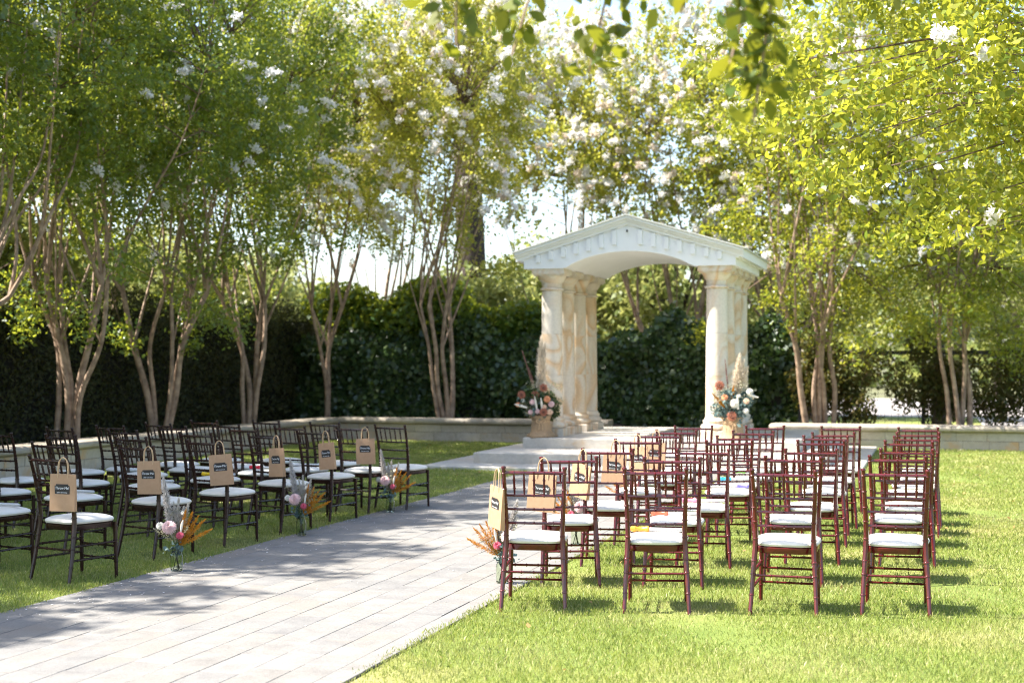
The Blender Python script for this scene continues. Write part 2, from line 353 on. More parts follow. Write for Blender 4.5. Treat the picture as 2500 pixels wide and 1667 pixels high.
# ------------------------------------------------------------------ arch
arch = thing('wedding_arch', 'white gabled arch on banded stone columns, at the end of the aisle', 'arch', (-4.72, 22.75, .39))
HC = 2.75                                                # column height
def column(x, y, mats):
    b = .25
    c = MB().box(-b, b, -b, b, 0, .13, ch=.012).lathe([(.2, .128), (.245, .14), (.262, .175), (.25, .21), (.222, .225), (.215, .25), (.225, .262), (.224, .285), (.20, .30), (.185, .335)], 28).build('column', mats[0], arch, smooth=True, loc=(x, y, 0))
    zs = [.33, 1.0, 1.68, 2.40]
    for i in range(3):
        r0 = .184 - .006 * i; r1 = .184 - .006 * (i + 1)
        MB().lathe([(r0 - .006, zs[i]), (r0, zs[i] + .006), (r1, zs[i + 1] - .006), (r1 - .006, zs[i + 1])], 32).build('drum', mats[1 + i], c, smooth=True)
    MB().lathe([(.166, 2.40), (.19, 2.405), (.2, 2.42), (.19, 2.436), (.168, 2.442), (.168, 2.52), (.175, 2.527), (.20, 2.56), (.232, 2.62), (.238, 2.64)], 28).box(-.25, .25, -.25, .25, 2.64, 2.665).box(-.272, .272, -.272, .272, 2.665, 2.75).build('capital', mats[4], c, smooth=True)
mp, mn, mw = M['marble_pale'], M['marble'], M['marble_warm']
ys = [.08, .91, 1.76, 2.60]
for i, y in enumerate(ys):
    column(-1.36, y, [(mn, mn, mn, mp, mp), (mn, mn, mw, mn, mp), (mn, mw, mw, mn, mw), (mp, mp, mp, mw, mp)][i])
    column(1.38, y, [(mp, mn, mp, mp, mw), (mn, mw, mw, mp, mn), (mn, mn, mw, mn, mn), (mn, mw, mw, mn, mn)][i])
XL, XR, YF, YB = -1.76, 1.72, -.22, 2.93; Z0 = HC; APX = (XL + XR) / 2
def archz(x):                                            # underside
    x0, x1 = -1.05, 1.02
    if x <= x0 or x >= x1: return Z0
    t = (x - (x0 + x1) / 2) / ((x1 - x0) / 2); return Z0 + .26 * (1 - t * t) ** .8
under = [(x, archz(x)) for x in np.linspace(XL, XR, 49)]
zr = lambda x: Z0 + .27 + (.53 - .0) * (1 - abs(x - APX) / ((XR - XL) / 2))
poly = under + [(XR, Z0 + .24), (APX, zr(APX) - .03), (XL, Z0 + .24)]
def loft(name, poly, y0, y1, mat):
    n = len(poly); vs = [(p[0], y0, p[1]) for p in poly] + [(p[0], y1, p[1]) for p in poly]; fs = [(i, (i + 1) % n, (i + 1) % n + n, i + n) for i in range(n)]
    m = len(under)
    for off in (0, n):                                   # front and back faces as strips under the two roof slopes
        ridge = []
        tops = [(x, Z0 + .24 + (zr(APX) - .03 - Z0 - .24) * (1 - abs(x - APX) / ((XR - XL) / 2))) for x, z in under]
        b = len(vs); yy = y0 if off == 0 else y1
        vs += [(x, yy, z) for x, z in under] + [(x, yy, z) for x, z in tops]
        fs += [(b + i, b + i + 1, b + m + i + 1, b + m + i) for i in range(m - 1)]
    return MB().add(vs, fs).build(name, mat, arch, smooth=True)
loft('gable', poly, YF, YB, M['white_paint'])
slope = math.atan2(.53, (XR - XL) / 2)
for side in (-1, 1):                                     # raking cornices, two mouldings on each slope, then the roof sheet
    E = XR + .13 if side > 0 else XL - .13
    for k, (o0, o1, yo) in enumerate(((-.115, -.06, .035), (-.06, -.02, .075), (-.02, .028, .12))):
        za = zr(APX); ze = Z0 + .27 - .13 * math.tan(slope)
        p = [(APX, za + o0), (E, ze + o0), (E, ze + o1), (APX, za + o1)]
        MB().prism(p, 'y', YF - yo, YB + yo).build('cornice', M['white_paint'], arch)
    ze = Z0 + .27 - .17 * math.tan(slope); E2 = E + .04 * side
    MB().prism([(APX, zr(APX) + .03), (E2, ze + .03), (E2, ze + .048), (APX, zr(APX) + .048)], 'y', YF - .15, YB + .15).build('roof', M['lead'], arch)
    xe = XR if side > 0 else XL                          # moulded fascia under the side eaves
    MB().box(min(xe, xe + side * .05), max(xe, xe + side * .05), YF - .02, YB + .02, Z0 + .12, Z0 + .20).build('eave_moulding', M['white_paint'], arch)
for i in range(-7, 8):
    if i == 0: continue
    x = APX + i * .213; zt = Z0 + .24 + .50 * (1 - abs(x - APX) / ((XR - XL) / 2)) - .085; hgt = .12 + .13 * (1 - abs(i) / 7.5)
    MB().box(x - .036, x + .036, YF - .035, YF + .004, zt - hgt, zt, ch=.0).build('dentil', M['white_paint'], arch)
MB().lathe([(.012, 0), (.016, .02), (.008, .04)], 10).build('hook', M['black_metal'], arch, loc=(APX, YF - .04, zr(APX) - .24))

# ------------------------------------------------------------------ hedges
def rowleaves(n, x0, x1, y0, y1, z0, z1, normal, thick, lump, size, asp, seed, ragged=.3):
    r = np.random.default_rng(seed); L = math.hypot(x1 - x0, y1 - y0)
    t = r.uniform(0, 1, n); k = r.uniform(0, 1, n)
    ph = r.uniform(0, 6.28, 8)
    top = z1 + ragged * (.5 * np.sin(t * L * 1.1 + ph[0]) + .35 * np.sin(t * L * 2.7 + ph[1]) + .3 * np.sin(t * L * 6.1 + ph[2]))
    z = z0 + k * (top - z0)
    wob = lump * (np.sin(t * L * 1.7 + ph[3] + z * 1.3) + np.sin(t * L * 3.9 + ph[4] - z * 2.9) * .7 + np.sin(t * L * .8 + z * 4.1 + ph[5]) * .6)
    dpt = wob + r.normal(0, .06, n)
    ontop = r.uniform(0, 1, n) < .16
    dpt = np.where(ontop, -r.uniform(0, thick, n), dpt); z = np.where(ontop, top + r.normal(0, .09, n), z)
    P = np.stack([x0 + (x1 - x0) * t + normal[0] * dpt, y0 + (y1 - y0) * t + normal[1] * dpt, z], 1)
    nb = np.array([normal[0], normal[1], .35]) * 1.2
    return leaves_at(P, size, (0, 0, -1), asp, .6, nb)
hd = thing('tall_hedge', 'tall dark clipped hedge behind the trees on the left', 'hedge', (0, 0, 0))
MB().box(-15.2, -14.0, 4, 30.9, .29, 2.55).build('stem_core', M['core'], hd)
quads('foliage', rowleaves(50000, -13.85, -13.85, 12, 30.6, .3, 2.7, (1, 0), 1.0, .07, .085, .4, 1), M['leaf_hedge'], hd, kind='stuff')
iv = thing('ivy_screen', 'dark ivy-covered fence behind the arch and back wall', 'hedge')
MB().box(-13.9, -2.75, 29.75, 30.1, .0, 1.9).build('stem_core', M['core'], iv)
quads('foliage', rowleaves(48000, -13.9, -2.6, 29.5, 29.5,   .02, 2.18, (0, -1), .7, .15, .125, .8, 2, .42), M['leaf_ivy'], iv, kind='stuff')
r2 = np.random.default_rng(5)                            # a loose shoulder of ivy climbing higher at the left corner
def blob(n, c, rad, r=rng): 
    d = unit(r.normal(size=(n, 3))) * (r.uniform(0, 1, n) ** .45)[:, None]; return np.asarray(c) + d * np.asarray(rad)
sh = thing('climbing_shrub', 'broad glossy shrub spilling over the fence left of the arch', 'shrub', (-10.4, 29.9, 0))
P = np.concatenate([blob(2600, (x, y, z), (1.0, .6, .55), r2) for x, y, z in ((-2, .2, 2.5), (-1, 0, 2.6), (.1, 0, 2.55), (.9, .1, 2.3), (-.4, .3, 3.0), (1.9, .2, 2.45), (-2.6, .2, 2.9))])
quads('foliage', leaves_at(P, .13, (0, 0, -1), .7, .5), M['leaf_shade'], sh, kind='stuff')
MB().tube([(0, 0, 0), (.1, 0, 1.2), (-.2, .1, 2.4)], [.06, .05, .03], 7).tube([(0, 0, .9), (.7, .1, 1.6), (1.2, .1, 2.3)], [.04, .03, .02], 6).build('stem', M['twig'], sh, smooth=True)

# ------------------------------------------------------------------ wire fence on the right, vines on it
fe = thing('wire_fence', 'black wire mesh fence behind the right wall', 'fence', (-2.6, 29.3, 0))
for i in range(6):
    MB().box(i * 2.4 - .035, i * 2.4 + .035, -.035, .035, 0, 1.9).build('post', M['black_metal'], fe)
MB().box(.04, 12, -.03, .03, 1.76, 1.84).build('rail', M['black_metal'], fe)
mb = MB()
for x in np.arange(.1, 12, .13): mb.box(x - .0028, x + .0028, -.003, .003, .1, 1.76)
for z in np.arange(.2, 1.75, .13): mb.box(.04, 12, -.0065, -.0035, z - .0025, z + .0025)
mb.build('wire_mesh', M['black_metal'], fe, kind='stuff')
def vine(loc, spread, n, label, zc, seed, size=.09, m='leaf_vine'):
    r = np.random.default_rng(seed); t = thing('climbing_vine', label, 'vine', loc)
    mb = MB(); P = []
    for i in range(9):
        x = r.uniform(-spread, spread); pts = [(r.uniform(-.2, .2), r.uniform(-.05, .05), 0)]
        tz = r.uniform(.9, zc + .7); 
        for k in (.35, .7, 1): pts.append((x * k + r.normal(0, .08), r.normal(0, .08), tz * k))
        mb.tube(pts, [.012, .01, .007, .004], 5)
        for k in range(6):
            a = r.uniform(.45, 1); P.append(blob(n // 54, (x * a + r.normal(0, .15), r.normal(0, .12), tz * a), (.30, .16, .26), r))
    mb.build('stem', M['twig'], t, smooth=True); quads('foliage', leaves_at(np.concatenate(P), size, (0, 0, -1), .55, .6), M[m], t, kind='stuff')
vine((-1.7, 29.1, 0), .8, 5200, 'brownish vine covering the fence between the arch and first right trunks', 1.5, 21)
vine((.0, 29.15, 0), 1.0, 6000, 'vine hanging over the fence between the two right trees', 1.6, 22)
vine((2.0, 29.2, 0), .7, 3000, 'loose vine on the fence just right of the last trunks', 1.6, 23)
vine((1.1, 29.1, 0), .5, 2400, 'low vine on the fence behind the last trunks', 1.3, 25)
vine((-2.2, 29.05, 0), .4, 2600, 'vine at the fence post beside the ivy', 1.4, 26)
vine((3.4, 29.2, 0), .9, 5200, 'thick vine on the wire fence at the right edge', 1.7, 24)

# ------------------------------------------------------------------ trees
def bez(pts, n=5):
    pts = [Vector(p) for p in pts]; out = []
    for i in range(len(pts) - 1):
        p0 = pts[max(i - 1, 0)]; p1 = pts[i]; p2 = pts[i + 1]; p3 = pts[min(i + 2, len(pts) - 1)]
        for k in range(n):
            t = k / n; out.append(.5 * ((2 * p1) + (p2 - p0) * t + (2 * p0 - 5 * p1 + 4 * p2 - p3) * t * t + (3 * p1 - p0 - 3 * p2 + p3) * t ** 3))
    out.append(pts[-1]); return out
def myrtle(loc, stems, label, leaf, seed, cz=6.6, rad=(2.5, 2.4, 3.5), ncl=200, per=230, size=.082, nbl=60, blm='blossom', zbase=.3, r0=.062, low=.0, name='crape_myrtle', group='flowering trees round the garden', bsize=.045, cx=(0, 0), clr=.42, six=False, cat='tree'):
    r = np.random.default_rng(seed); random.seed(seed)
    t = thing(name, label, cat, loc, 0, group); mb = MB(); tips = []
    rt = np.array(RIGHT); fw = np.array(FWD)
    zs = [0, .75, 1.6, 2.5]
    for st in stems:
        dep = r.uniform(-.35, .35); pts = []
        for i, (dx, z) in enumerate(zip(st, zs)):
            p = rt * dx + fw * dep * (z / 2.5) + r.normal(0, .025, 3) * (1 if i else .3); p[2] = zbase + z - (.1 if i == 0 else 0); pts.append(p)
        last = pts[-1]; lean = (pts[-1] - pts[-2]); rr = r0 * r.uniform(.75, 1.1)
        pth = bez(pts, 5); n = len(pth); mb.tube(pth, [rr * (1 - .38 * i / n) * (1.15 if i == 0 else 1) for i in range(n)], 9)
        nb = 3
        for b in range(nb):                              # scaffold branches
            a = r.uniform(0, 6.28); out = np.array([math.cos(a), math.sin(a), 0]) * r.uniform(.3, 1.0) * rad[0] * .55
            p1 = last + lean * .5 + out * .35 + [0, 0, r.uniform(.4, .8)]; p2 = last + lean * .8 + out * .8 + [0, 0, r.uniform(1.3, 2.0)]; p3 = last + lean + out * 1.1 + [0, 0, r.uniform(2.4, 3.6)]
            pp = bez([last, p1, p2, p3], 4); n = len(pp)
            mb.tube(pp, [rr * .55 * (1 - .8 * i / n) for i in range(n)], 6, caps=False); tips += [np.array(q) for q in pp[3:]]
            if b == 0:
                src = pts[2]; a2 = r.uniform(0, 6.28); o2 = np.array([math.cos(a2), math.sin(a2), 0]) * .6
                pp = bez([src, src + o2 * .4 + [0, 0, .6], src + o2 + [0, 0, 1.5], src + o2 * 1.6 + [0, 0, 2.6]], 4); n = len(pp)
                mb.tube(pp, [rr * .5 * (1 - .75 * i / n) for i in range(n)], 6, caps=False); tips += [np.array(q) for q in pp[8:]]
    tips = np.array(tips); cen = np.array([cx[0] * rt[0] + cx[1] * fw[0], cx[0] * rt[1] + cx[1] * fw[1], cz])
    d = unit(r.normal(size=(ncl, 3))); k = r.uniform(.12, 1, ncl) ** .5
    C = cen + d * k[:, None] * np.asarray(rad) * np.array([1, 1, 1]); C += r.normal(0, .18, C.shape)
    if low:                                              # some sprays hang below the crown
        nl = int(ncl * low); C[:nl, 2] = cz - rad[2] * r.uniform(.85, 1.35, nl)
    tw = MB(); LP = []; NB = []
    for c in C:
        j = np.argmin(np.sum((tips - c) ** 2, 1) + np.maximum(0, tips[:, 2] - c[2]) * 2); s = tips[j]
        mid = (s + c) / 2 + [0, 0, .12]; tw.tube([s, mid, c], [.014, .010, .004], 3, caps=False)
        dirn = unit(c - s + np.array([0, 0, .25])); 
        ln = r.uniform(.35, .75); m = int(per * r.uniform(.6, 1.4)); tt = r.uniform(-.6, 1, m)
        LP.append(c + dirn * (tt * ln)[:, None] + r.normal(0, clr * .42, (m, 3)) * (1.15 - .5 * np.clip(tt, 0, 1))[:, None] * [1, 1, .8])
    mb.build('trunk', M['bark'], t, smooth=True); tw.build('twigs', M['twig'], t, kind='stuff')
    LP = np.concatenate(LP)
    if six: quads('crown', leaves6(LP, size, (0, 0, -.4), .5, .8), M[leaf], t, 6, kind='stuff')
    else: quads('crown', leaves_at(LP, size, (0, 0, -.4), .55, .7), M[leaf], t, kind='stuff')
    if nbl:
        pw = k ** 2 * np.clip(1.15 + d @ (-fw) * .9 + d[:, 2] * .3, .05, 3) * (C[:, 2] > cz - rad[2] * .8); idx = r.choice(len(C), nbl, p=pw / pw.sum()); BP = []
        for i in idx:
            dirn = unit(C[i] - cen + [0, 0, .4] - fw * .5 + r.normal(0, .35, 3)); b0 = C[i] + dirn * r.uniform(.25, .65) + r.normal(0, .18, 3); L = r.uniform(.12, .27); m = int(r.uniform(60, 110))
            tt = r.uniform(0, 1, m); BP.append(b0 + dirn * (tt * L)[:, None] + r.normal(0, .042, (m, 3)) * (1.1 - .7 * tt)[:, None])
        quads('blossoms', leaves_at(np.concatenate(BP if nbl < 150 else BP[:int(nbl * .78)]), bsize, (0, 0, 0), .9), M[blm], t, kind='stuff')
        if nbl >= 150: quads('faded_blossoms', leaves_at(np.concatenate(BP[int(nbl * .78):]), bsize, (0, 0, 0), .9), M['blossom_old'], t, kind='stuff')
    return t
S5 = lambda k: [(random.uniform(-.15, .15), random.uniform(-.3, .3), random.uniform(-.5, .5), random.uniform(-.8, .8)) for _ in range(k)]
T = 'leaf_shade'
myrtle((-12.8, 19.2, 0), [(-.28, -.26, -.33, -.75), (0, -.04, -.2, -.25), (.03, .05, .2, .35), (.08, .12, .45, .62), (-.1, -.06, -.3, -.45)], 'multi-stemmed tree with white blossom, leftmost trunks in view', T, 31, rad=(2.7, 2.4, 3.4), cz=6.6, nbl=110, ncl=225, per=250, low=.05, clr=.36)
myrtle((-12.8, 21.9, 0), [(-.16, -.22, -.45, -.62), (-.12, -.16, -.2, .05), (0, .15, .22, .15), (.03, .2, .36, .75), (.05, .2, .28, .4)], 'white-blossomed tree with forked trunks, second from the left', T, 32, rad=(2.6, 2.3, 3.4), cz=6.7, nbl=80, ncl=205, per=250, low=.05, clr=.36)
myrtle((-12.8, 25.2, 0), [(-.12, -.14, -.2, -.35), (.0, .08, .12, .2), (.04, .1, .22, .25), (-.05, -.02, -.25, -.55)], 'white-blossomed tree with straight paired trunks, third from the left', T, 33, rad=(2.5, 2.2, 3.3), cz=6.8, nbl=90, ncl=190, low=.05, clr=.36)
myrtle((-12.75, 28.7, 0), [(0, 0, -.12, -.3), (.03, .02, .06, .1), (.02, .02, .12, .35)], 'slender flowering tree in the back left corner by the wall', 'leaf_gold', 34, rad=(2.2, 2.1, 3.2), cz=7.0, nbl=300, ncl=165)
myrtle((-9.95, 28.6, 0), [(-.12, -.3, -.36, -.5), (.0, -.16, -.26, -.36), (.12, .12, .12, .06), (.06, .02, -.04, .02)], 'tall thin-stemmed flowering tree midway along the back wall', 'leaf_gold', 35, rad=(2.2, 1.9, 3.2), cz=7.6, nbl=420, ncl=170, low=.06)
myrtle((-2.17, 28.1, 0), [(-.18, -.36, -.44, -.75), (-.02, -.05, .0, -.1), (.06, .02, .06, .12), (.3, .32, .26, .36), (.16, .1, .06, .22)], 'pale-trunked flowering tree just right of the arch', 'leaf_lime', 36, rad=(2.5, 2.1, 3.1), cz=6.3, nbl=230, ncl=190, low=.10, cx=(.3, 0))
myrtle((.47, 28.1, 0), [(-.18, -.26, -.32, -.28), (0, -.1, -.22, -.2), (.03, .06, .1, .05), (.18, .22, .16, .28)], 'flowering tree with dark slim trunks, furthest right by the wall', 'leaf_lime', 37, rad=(2.5, 2.1, 3.0), cz=6.0, nbl=70, ncl=195, low=.16)
random.seed(50)
for i, (x, y, l, nb) in enumerate(((-12.8, 16.2, 'shade tree at the left edge, its trunk outside the picture', 26), (-12.8, 13.0, 'shade tree further along the left wall toward the camera', 20), (-12.9, 9.8, 'shade tree on the left, fourth trunk toward the camera', 20), (-12.8, 6.5, 'shade tree on the left beside the camera position', 10), (-12.8, 3.2, 'shade tree on the left level with the camera', 10))):
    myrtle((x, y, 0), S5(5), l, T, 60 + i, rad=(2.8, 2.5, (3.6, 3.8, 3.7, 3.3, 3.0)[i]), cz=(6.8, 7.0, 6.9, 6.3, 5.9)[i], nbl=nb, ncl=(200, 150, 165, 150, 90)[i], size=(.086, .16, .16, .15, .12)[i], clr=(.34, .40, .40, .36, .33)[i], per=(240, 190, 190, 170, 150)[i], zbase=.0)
# behind the fence
random.seed(77)
for i, (x, y, cz, rd, l, nb, mt) in enumerate(((-9.0, 33.5, 7.6, (2.3, 2.0, 2.9), 'flowering tree behind the ivy, left of the arch roof', 420, 'leaf_gold'), (-6.0, 33.0, 7.0, (2.3, 2.0, 3.0), 'heavily blossomed tree directly behind the arch roof', 460, 'leaf_gold'), (-3.2, 33.5, 6.9, (2.4, 2.0, 3.0), 'flowering tree behind the right end of the arch roof', 280, 'leaf_lime'), (-13.6, 33.5, 7.4, (2.2, 2.0, 2.4), 'golden flowering tree behind the back left corner', 340, 'leaf_gold'), (-17.5, 27.5, 6.8, (2.4, 2.2, 2.6), 'golden tree behind the tall hedge on the left', 60, 'leaf_gold'), (-18.0, 22.5, 6.5, (2.4, 2.2, 2.6), 'leafy tree behind the left hedge above the second trunk', 30, 'leaf_gold'))):
    myrtle((x, y, 0), S5(4), l, mt, 90 + i, rad=rd, cz=cz, nbl=nb, ncl=130, per=155, size=.115, zbase=0, r0=.075, bsize=.05, blm='blossom' if i != 1 else 'blossom', group='trees beyond the fence')
def bgtree(loc, h, rad, label, seed, n=9000, size=.2, leaf='leaf_far', zlow=.25):
    r = np.random.default_rng(seed); t = thing('background_tree', label, 'tree', loc, 0, 'trees far behind the garden')
    mb = MB(); top = (0, 0, h * .7); mb.tube(bez([(0, 0, -.1), (.1, .1, h * .3), top], 4), [.22 - .02 * i for i in range(9)], 8)
    P = []
    for i in range(46):
        d = unit(r.normal(size=3)); c = np.array([0, 0, h * .58]) + d * r.uniform(.4, 1) * np.array([rad, rad, h * .42]); c[2] = max(c[2], h * zlow * .6)
        P.append(blob(n // 46, c, (.75, .75, .6), r)); mb.tube([(0, 0, h * .35), tuple(c * .5 + np.array([0, 0, h * .2])), tuple(c)], [.05, .03, .01], 4, caps=False)
    mb.build('trunk', M['bark_dark'], t, smooth=True); quads('crown', leaves_at(np.concatenate(P), size, (0, 0, -.5), .6, .5), M[leaf], t, kind='stuff')
for i, (x, y, hh, rd, l) in enumerate(((-7.2, 41, 6.5, 2.6, 'pale sunlit tree seen through the arch opening'), (-3.5, 43, 7.0, 2.8, 'pale sunlit tree beyond the right column'), (.5, 41, 8.5, 3.0, 'sunlit tree beyond the fence right of the arch'), (4.6, 47, 8.5, 3.2, 'large pale tree behind the road on the right'), (8.5, 42, 9, 3.2, 'tall tree beyond the fence at the right edge'), (-10.6, 42, 6, 2.2, 'low pale tree left of the arch behind the pine'), (-23, 30, 6, 2.6, 'bright tree far behind the left hedge'), (-22, 36, 5.5, 2.6, 'bright tree low behind the hedge near the corner'), (-25, 24, 7, 2.8, 'sunlit tree beyond the hedge at the far left'), (-21, 46, 4.6, 2.6, 'low far tree in the sky gap behind the corner'), (-17.6, 19.0, 5.6, 2.2, 'bright tree close behind the left hedge by the first trunks'), (-17.4, 23.6, 5.4, 2.2, 'bright tree close behind the left hedge by the second trunks'), (-18.6, 33.0, 5.2, 2.3, 'bright tree beyond the hedge by the third trunks'), (-20.5, 40.5, 5.0, 2.4, 'pale tree in the distance left of the sky gap'), (-12.2, 36.5, 4.2, 1.7, 'low bright shrubby tree below the pine'), (13, 72, 9, 4.5, 'tree across the road on the right'), (3, 74, 9, 4.5, 'tree across the road behind the right trunks'), (23, 72, 9, 4.5, 'tree across the road at the far right'))):
    bgtree((x, y, 0), hh, rd, l, 200 + i, size=.19 if y < 60 else .3)
# pine trunk
pn = thing('pine_tree', 'thick dark pine trunk rising behind the back wall', 'tree', (-13.1, 39.8, 0))
MB().tube(bez([(0, 0, -.1), (.05, 0, 4), (-.1, 0, 9), (.1, 0, 16)], 6), [.48 - .008 * i for i in range(19)], 14).build('trunk', M['bark_dark'], pn, smooth=True)
r3 = np.random.default_rng(9); mb = MB(); P = []
for i in range(22):
    a = r3.uniform(0, 6.28); z = r3.uniform(11.8, 15.5); L = r3.uniform(1.5, 3.4); e = (math.cos(a) * L, math.sin(a) * L, z + r3.uniform(-.3, .6)); mb.tube([(0, 0, z), e], [.07, .02], 5, caps=False); P.append(blob(260, e, (.8, .8, .5), r3))
mb.build('limbs', M['bark_dark'], pn); quads('crown', leaves_at(np.concatenate(P), .2, (0, 0, 0), .12), M['leaf_ivy'], pn, kind='stuff')
# fan palm
pm = thing('fan_palm', 'sunlit fan palm leaves behind the fence, right of the arch', 'palm', (.1, 33.6, 0))
MB().tube([(0, 0, -.1), (.05, 0, 1.3), (0, 0, 2.0)], [.16, .14, .12], 9).build('trunk', M['bark_dark'], pm, smooth=True)
r4 = np.random.default_rng(15)
for i in range(11):
    a = r4.uniform(0, 6.28); el = r4.uniform(.0, 1.1); d = Vector((math.cos(a) * math.cos(el), math.sin(a) * math.cos(el) - .35, math.sin(el))).normalized(); base = Vector((0, 0, 1.95)); hub = base + d * r4.uniform(.5, .8)
    mb = MB().tube([base, hub], [.014, .01], 5); s = d.cross(Vector((0, 0, 1))).normalized(); up = s.cross(d)
    for k in range(17):
        b = (k - 8) / 8 * 1.9; dr = (d * math.cos(b) + s * math.sin(b)); e = hub + dr * .62 - Vector((0, 0, .10)) - up * .03; w = dr.cross(up).normalized() * .03
        m1 = hub + dr * .34; mb.add([hub, m1 + w, e, m1 - w], [(0, 1, 2, 3)])
    mb.build('fan_leaf', M['palm'], pm)
# far woods and the white wall across the road
r5 = np.random.default_rng(99); n = 26000
ang = r5.uniform(-1.25, 1.0, n); dist = r5.uniform(92, 108, n); hh = 1 + 6.2 * np.abs(np.sin(ang * 23) * .3 + np.sin(ang * 41 + 1) * .25 + np.sin(ang * 9 + 2) * .35 + .8)
quads('distant_woods', leaves_at(np.stack([np.sin(ang) * dist, np.cos(ang) * dist, r5.uniform(0, 1, n) * hh], 1), .9, (0, 0, 0), .7), M['leaf_far'], kind='stuff', label='far green line of trees closing the view', category='woods')
wb = thing('white_building', 'low white building across the road at the right edge', 'building', (24.5, 67.5, 0))
MB().box(-5, 5, 0, 4, 0, 2.3).build('wall', M['white_paint'], wb); MB().box(-5.3, 5.3, -.3, 4.3, 2.3, 2.5).build('roof', M['lead'], wb)
for x in (-3.5, -1, 1.5): MB().box(x - .5, x + .5, -.03, 0.0, .9, 1.8).build('window', M['black_metal'], wb)
# the big tree on the right and the one overhead, trunks outside the picture
bx = cw(8.1, 13.2)
myrtle((bx.x, bx.y, 0), [(0, -.1, -.3, -.6), (.1, .1, .3, .6), (-.1, -.3, -.7, -1.3), (0, -.2, -.5, -1.0)], 'big leafy tree overhanging from the right edge, trunk outside the picture', 'leaf_lime', 401, rad=(3.4, 3.2, 2.6), cz=5.0, six=True, ncl=330, per=150, size=.085, nbl=34, zbase=0, r0=.09, low=.0, cx=(-2.6, 0), clr=.36, group='trees overhanging from the right')
def sprays(name, label, trunk, limb, hang, seed):
    r = np.random.default_rng(seed); t = thing(name, label, 'tree', tuple(trunk), 0, 'trees overhanging from the right'); mb = MB(); P = []
    tr = Vector(trunk); L = [Vector(p) - tr for p in limb]
    mb.tube(bez([(0, 0, -.1), (.05, 0, 1.5)] + [tuple(p) for p in L], 5), [max(.008, .11 - .0042 * i) for i in range(5 * (len(L) + 1) + 1)], 8)
    for a, b, n, sp in hang:
        a = Vector(a) - tr; b = Vector(b) - tr; pts = bez([a, (a * .5 + b * .5) + Vector((0, 0, .04)), b], 4); mb.tube(pts, .005, 5)
        for i in range(n):
            p = a.lerp(b, r.uniform(0, 1)); P.append(np.array(p) + r.normal(0, sp, 3) * [1, 1, .8])
    mb.build('trunk', M['bark'], t, smooth=True); quads('leaves', leaves6(np.array(P), .08, (0, 0, -1), .52, 1.0), M['leaf_near'], t, 6, kind='stuff')
tk = cw(3.4, 3.0)
sprays('overhanging_tree', 'blurred leafy twigs hanging into the top of the picture', (tk.x, tk.y, 0), [cw(3.1, 3.3, 2.9), cw(2.1, 4.2, 3.5), cw(1.1, 4.7, 3.45), cw(.2, 5.0, 3.3), cw(-.3, 5.2, 3.1)],
       [(cw(.95, 4.6, 3.4), cw(.78, 4.6, 2.38), 190, .05), (cw(.85, 4.6, 3.0), cw(.70, 4.6, 2.55), 60, .05), (cw(.60, 4.7, 3.4), cw(.56, 4.7, 2.75), 50, .05), (cw(.45, 4.9, 3.3), cw(.27, 5.0, 2.62), 110, .06), (cw(.2, 5.0, 3.25), cw(.0, 5.0, 2.68), 80, .06), (cw(-.2, 5.1, 3.1), cw(-.2, 5.1, 2.74), 60, .06), (cw(1.3, 4.6, 3.45), cw(1.25, 4.6, 2.8), 70, .06)], 77)

# ------------------------------------------------------------------ grass
def grass_blades():
    out = []
    def zone(x0, x1, y0, y1, dens, hgt, wid, r, n_max=10 ** 9):
        n = int((x1 - x0) * (y1 - y0) * dens); P = np.stack([r.uniform(x0, x1, n), r.uniform(y0, y1, n), np.zeros(n)], 1)
        cx = P[:, 0] * CS + P[:, 1] * SN; cd = -P[:, 0] * SN + P[:, 1] * CS
        edge = np.abs(r.normal(0, .035, n)) + .02 * np.sin(P[:, 1] * 5) * np.sin(P[:, 1] * 13)
        ok = (np.abs(cx) < cd * .375 + 1.0) & (cd > 6.8) & ~((P[:, 0] > PX0 + edge) & (P[:, 0] < PX1 - edge) & (P[:, 1] < 20.1)) & ~((P[:, 0] > -7.38) & (P[:, 0] < -1.02) & (P[:, 1] > 20.1))
        f = np.sin(P[:, 0] * 1.9 + 1) * np.sin(P[:, 1] * 1.3) + .6 * np.sin(P[:, 0] * 4.7 + P[:, 1] * 3.1)
        ok &= r.uniform(0, 1, n) > np.clip(f - .75, 0, .7)
        P = P[ok]; f = f[ok]; n = len(P); a = r.uniform(0, 6.28, n); hh = hgt * r.uniform(.5, 1.25, n) * (1 - .3 * np.clip(f, 0, 1)); w = wid * r.uniform(.7, 1.3, n)
        ln = r.uniform(.1, .85, n) * hh; b = a + r.normal(0, .9, n)
        s = np.stack([np.cos(a) * w, np.sin(a) * w, np.zeros(n)], 1); d = np.stack([np.cos(b) * ln, np.sin(b) * ln, hh], 1)
        tip = P + d; mid = P + d * [.4, .4, .62]
        out.append(np.stack([P - s * .6, mid + s, tip, mid - s], 1).reshape(-1, 3))
    r = np.random.default_rng(1234)
    for (a, b) in ((PX1 - .1, 10), (-12, PX0 + .1)):
        for y in np.arange(4, 27.2, .4): zone(a, b, y, min(y + .4, 27.2), min(4200, 3900 * (9.2 / max(y, 6)) ** 1.55), .037, .0027 * max(1, y / 9.2), r)
    V = np.concatenate(out); return V
gv = grass_blades()
quads('grass', gv, M['grass'], nv=4, kind='stuff', label='short sunlit lawn grass on both sides of the path', category='grass')

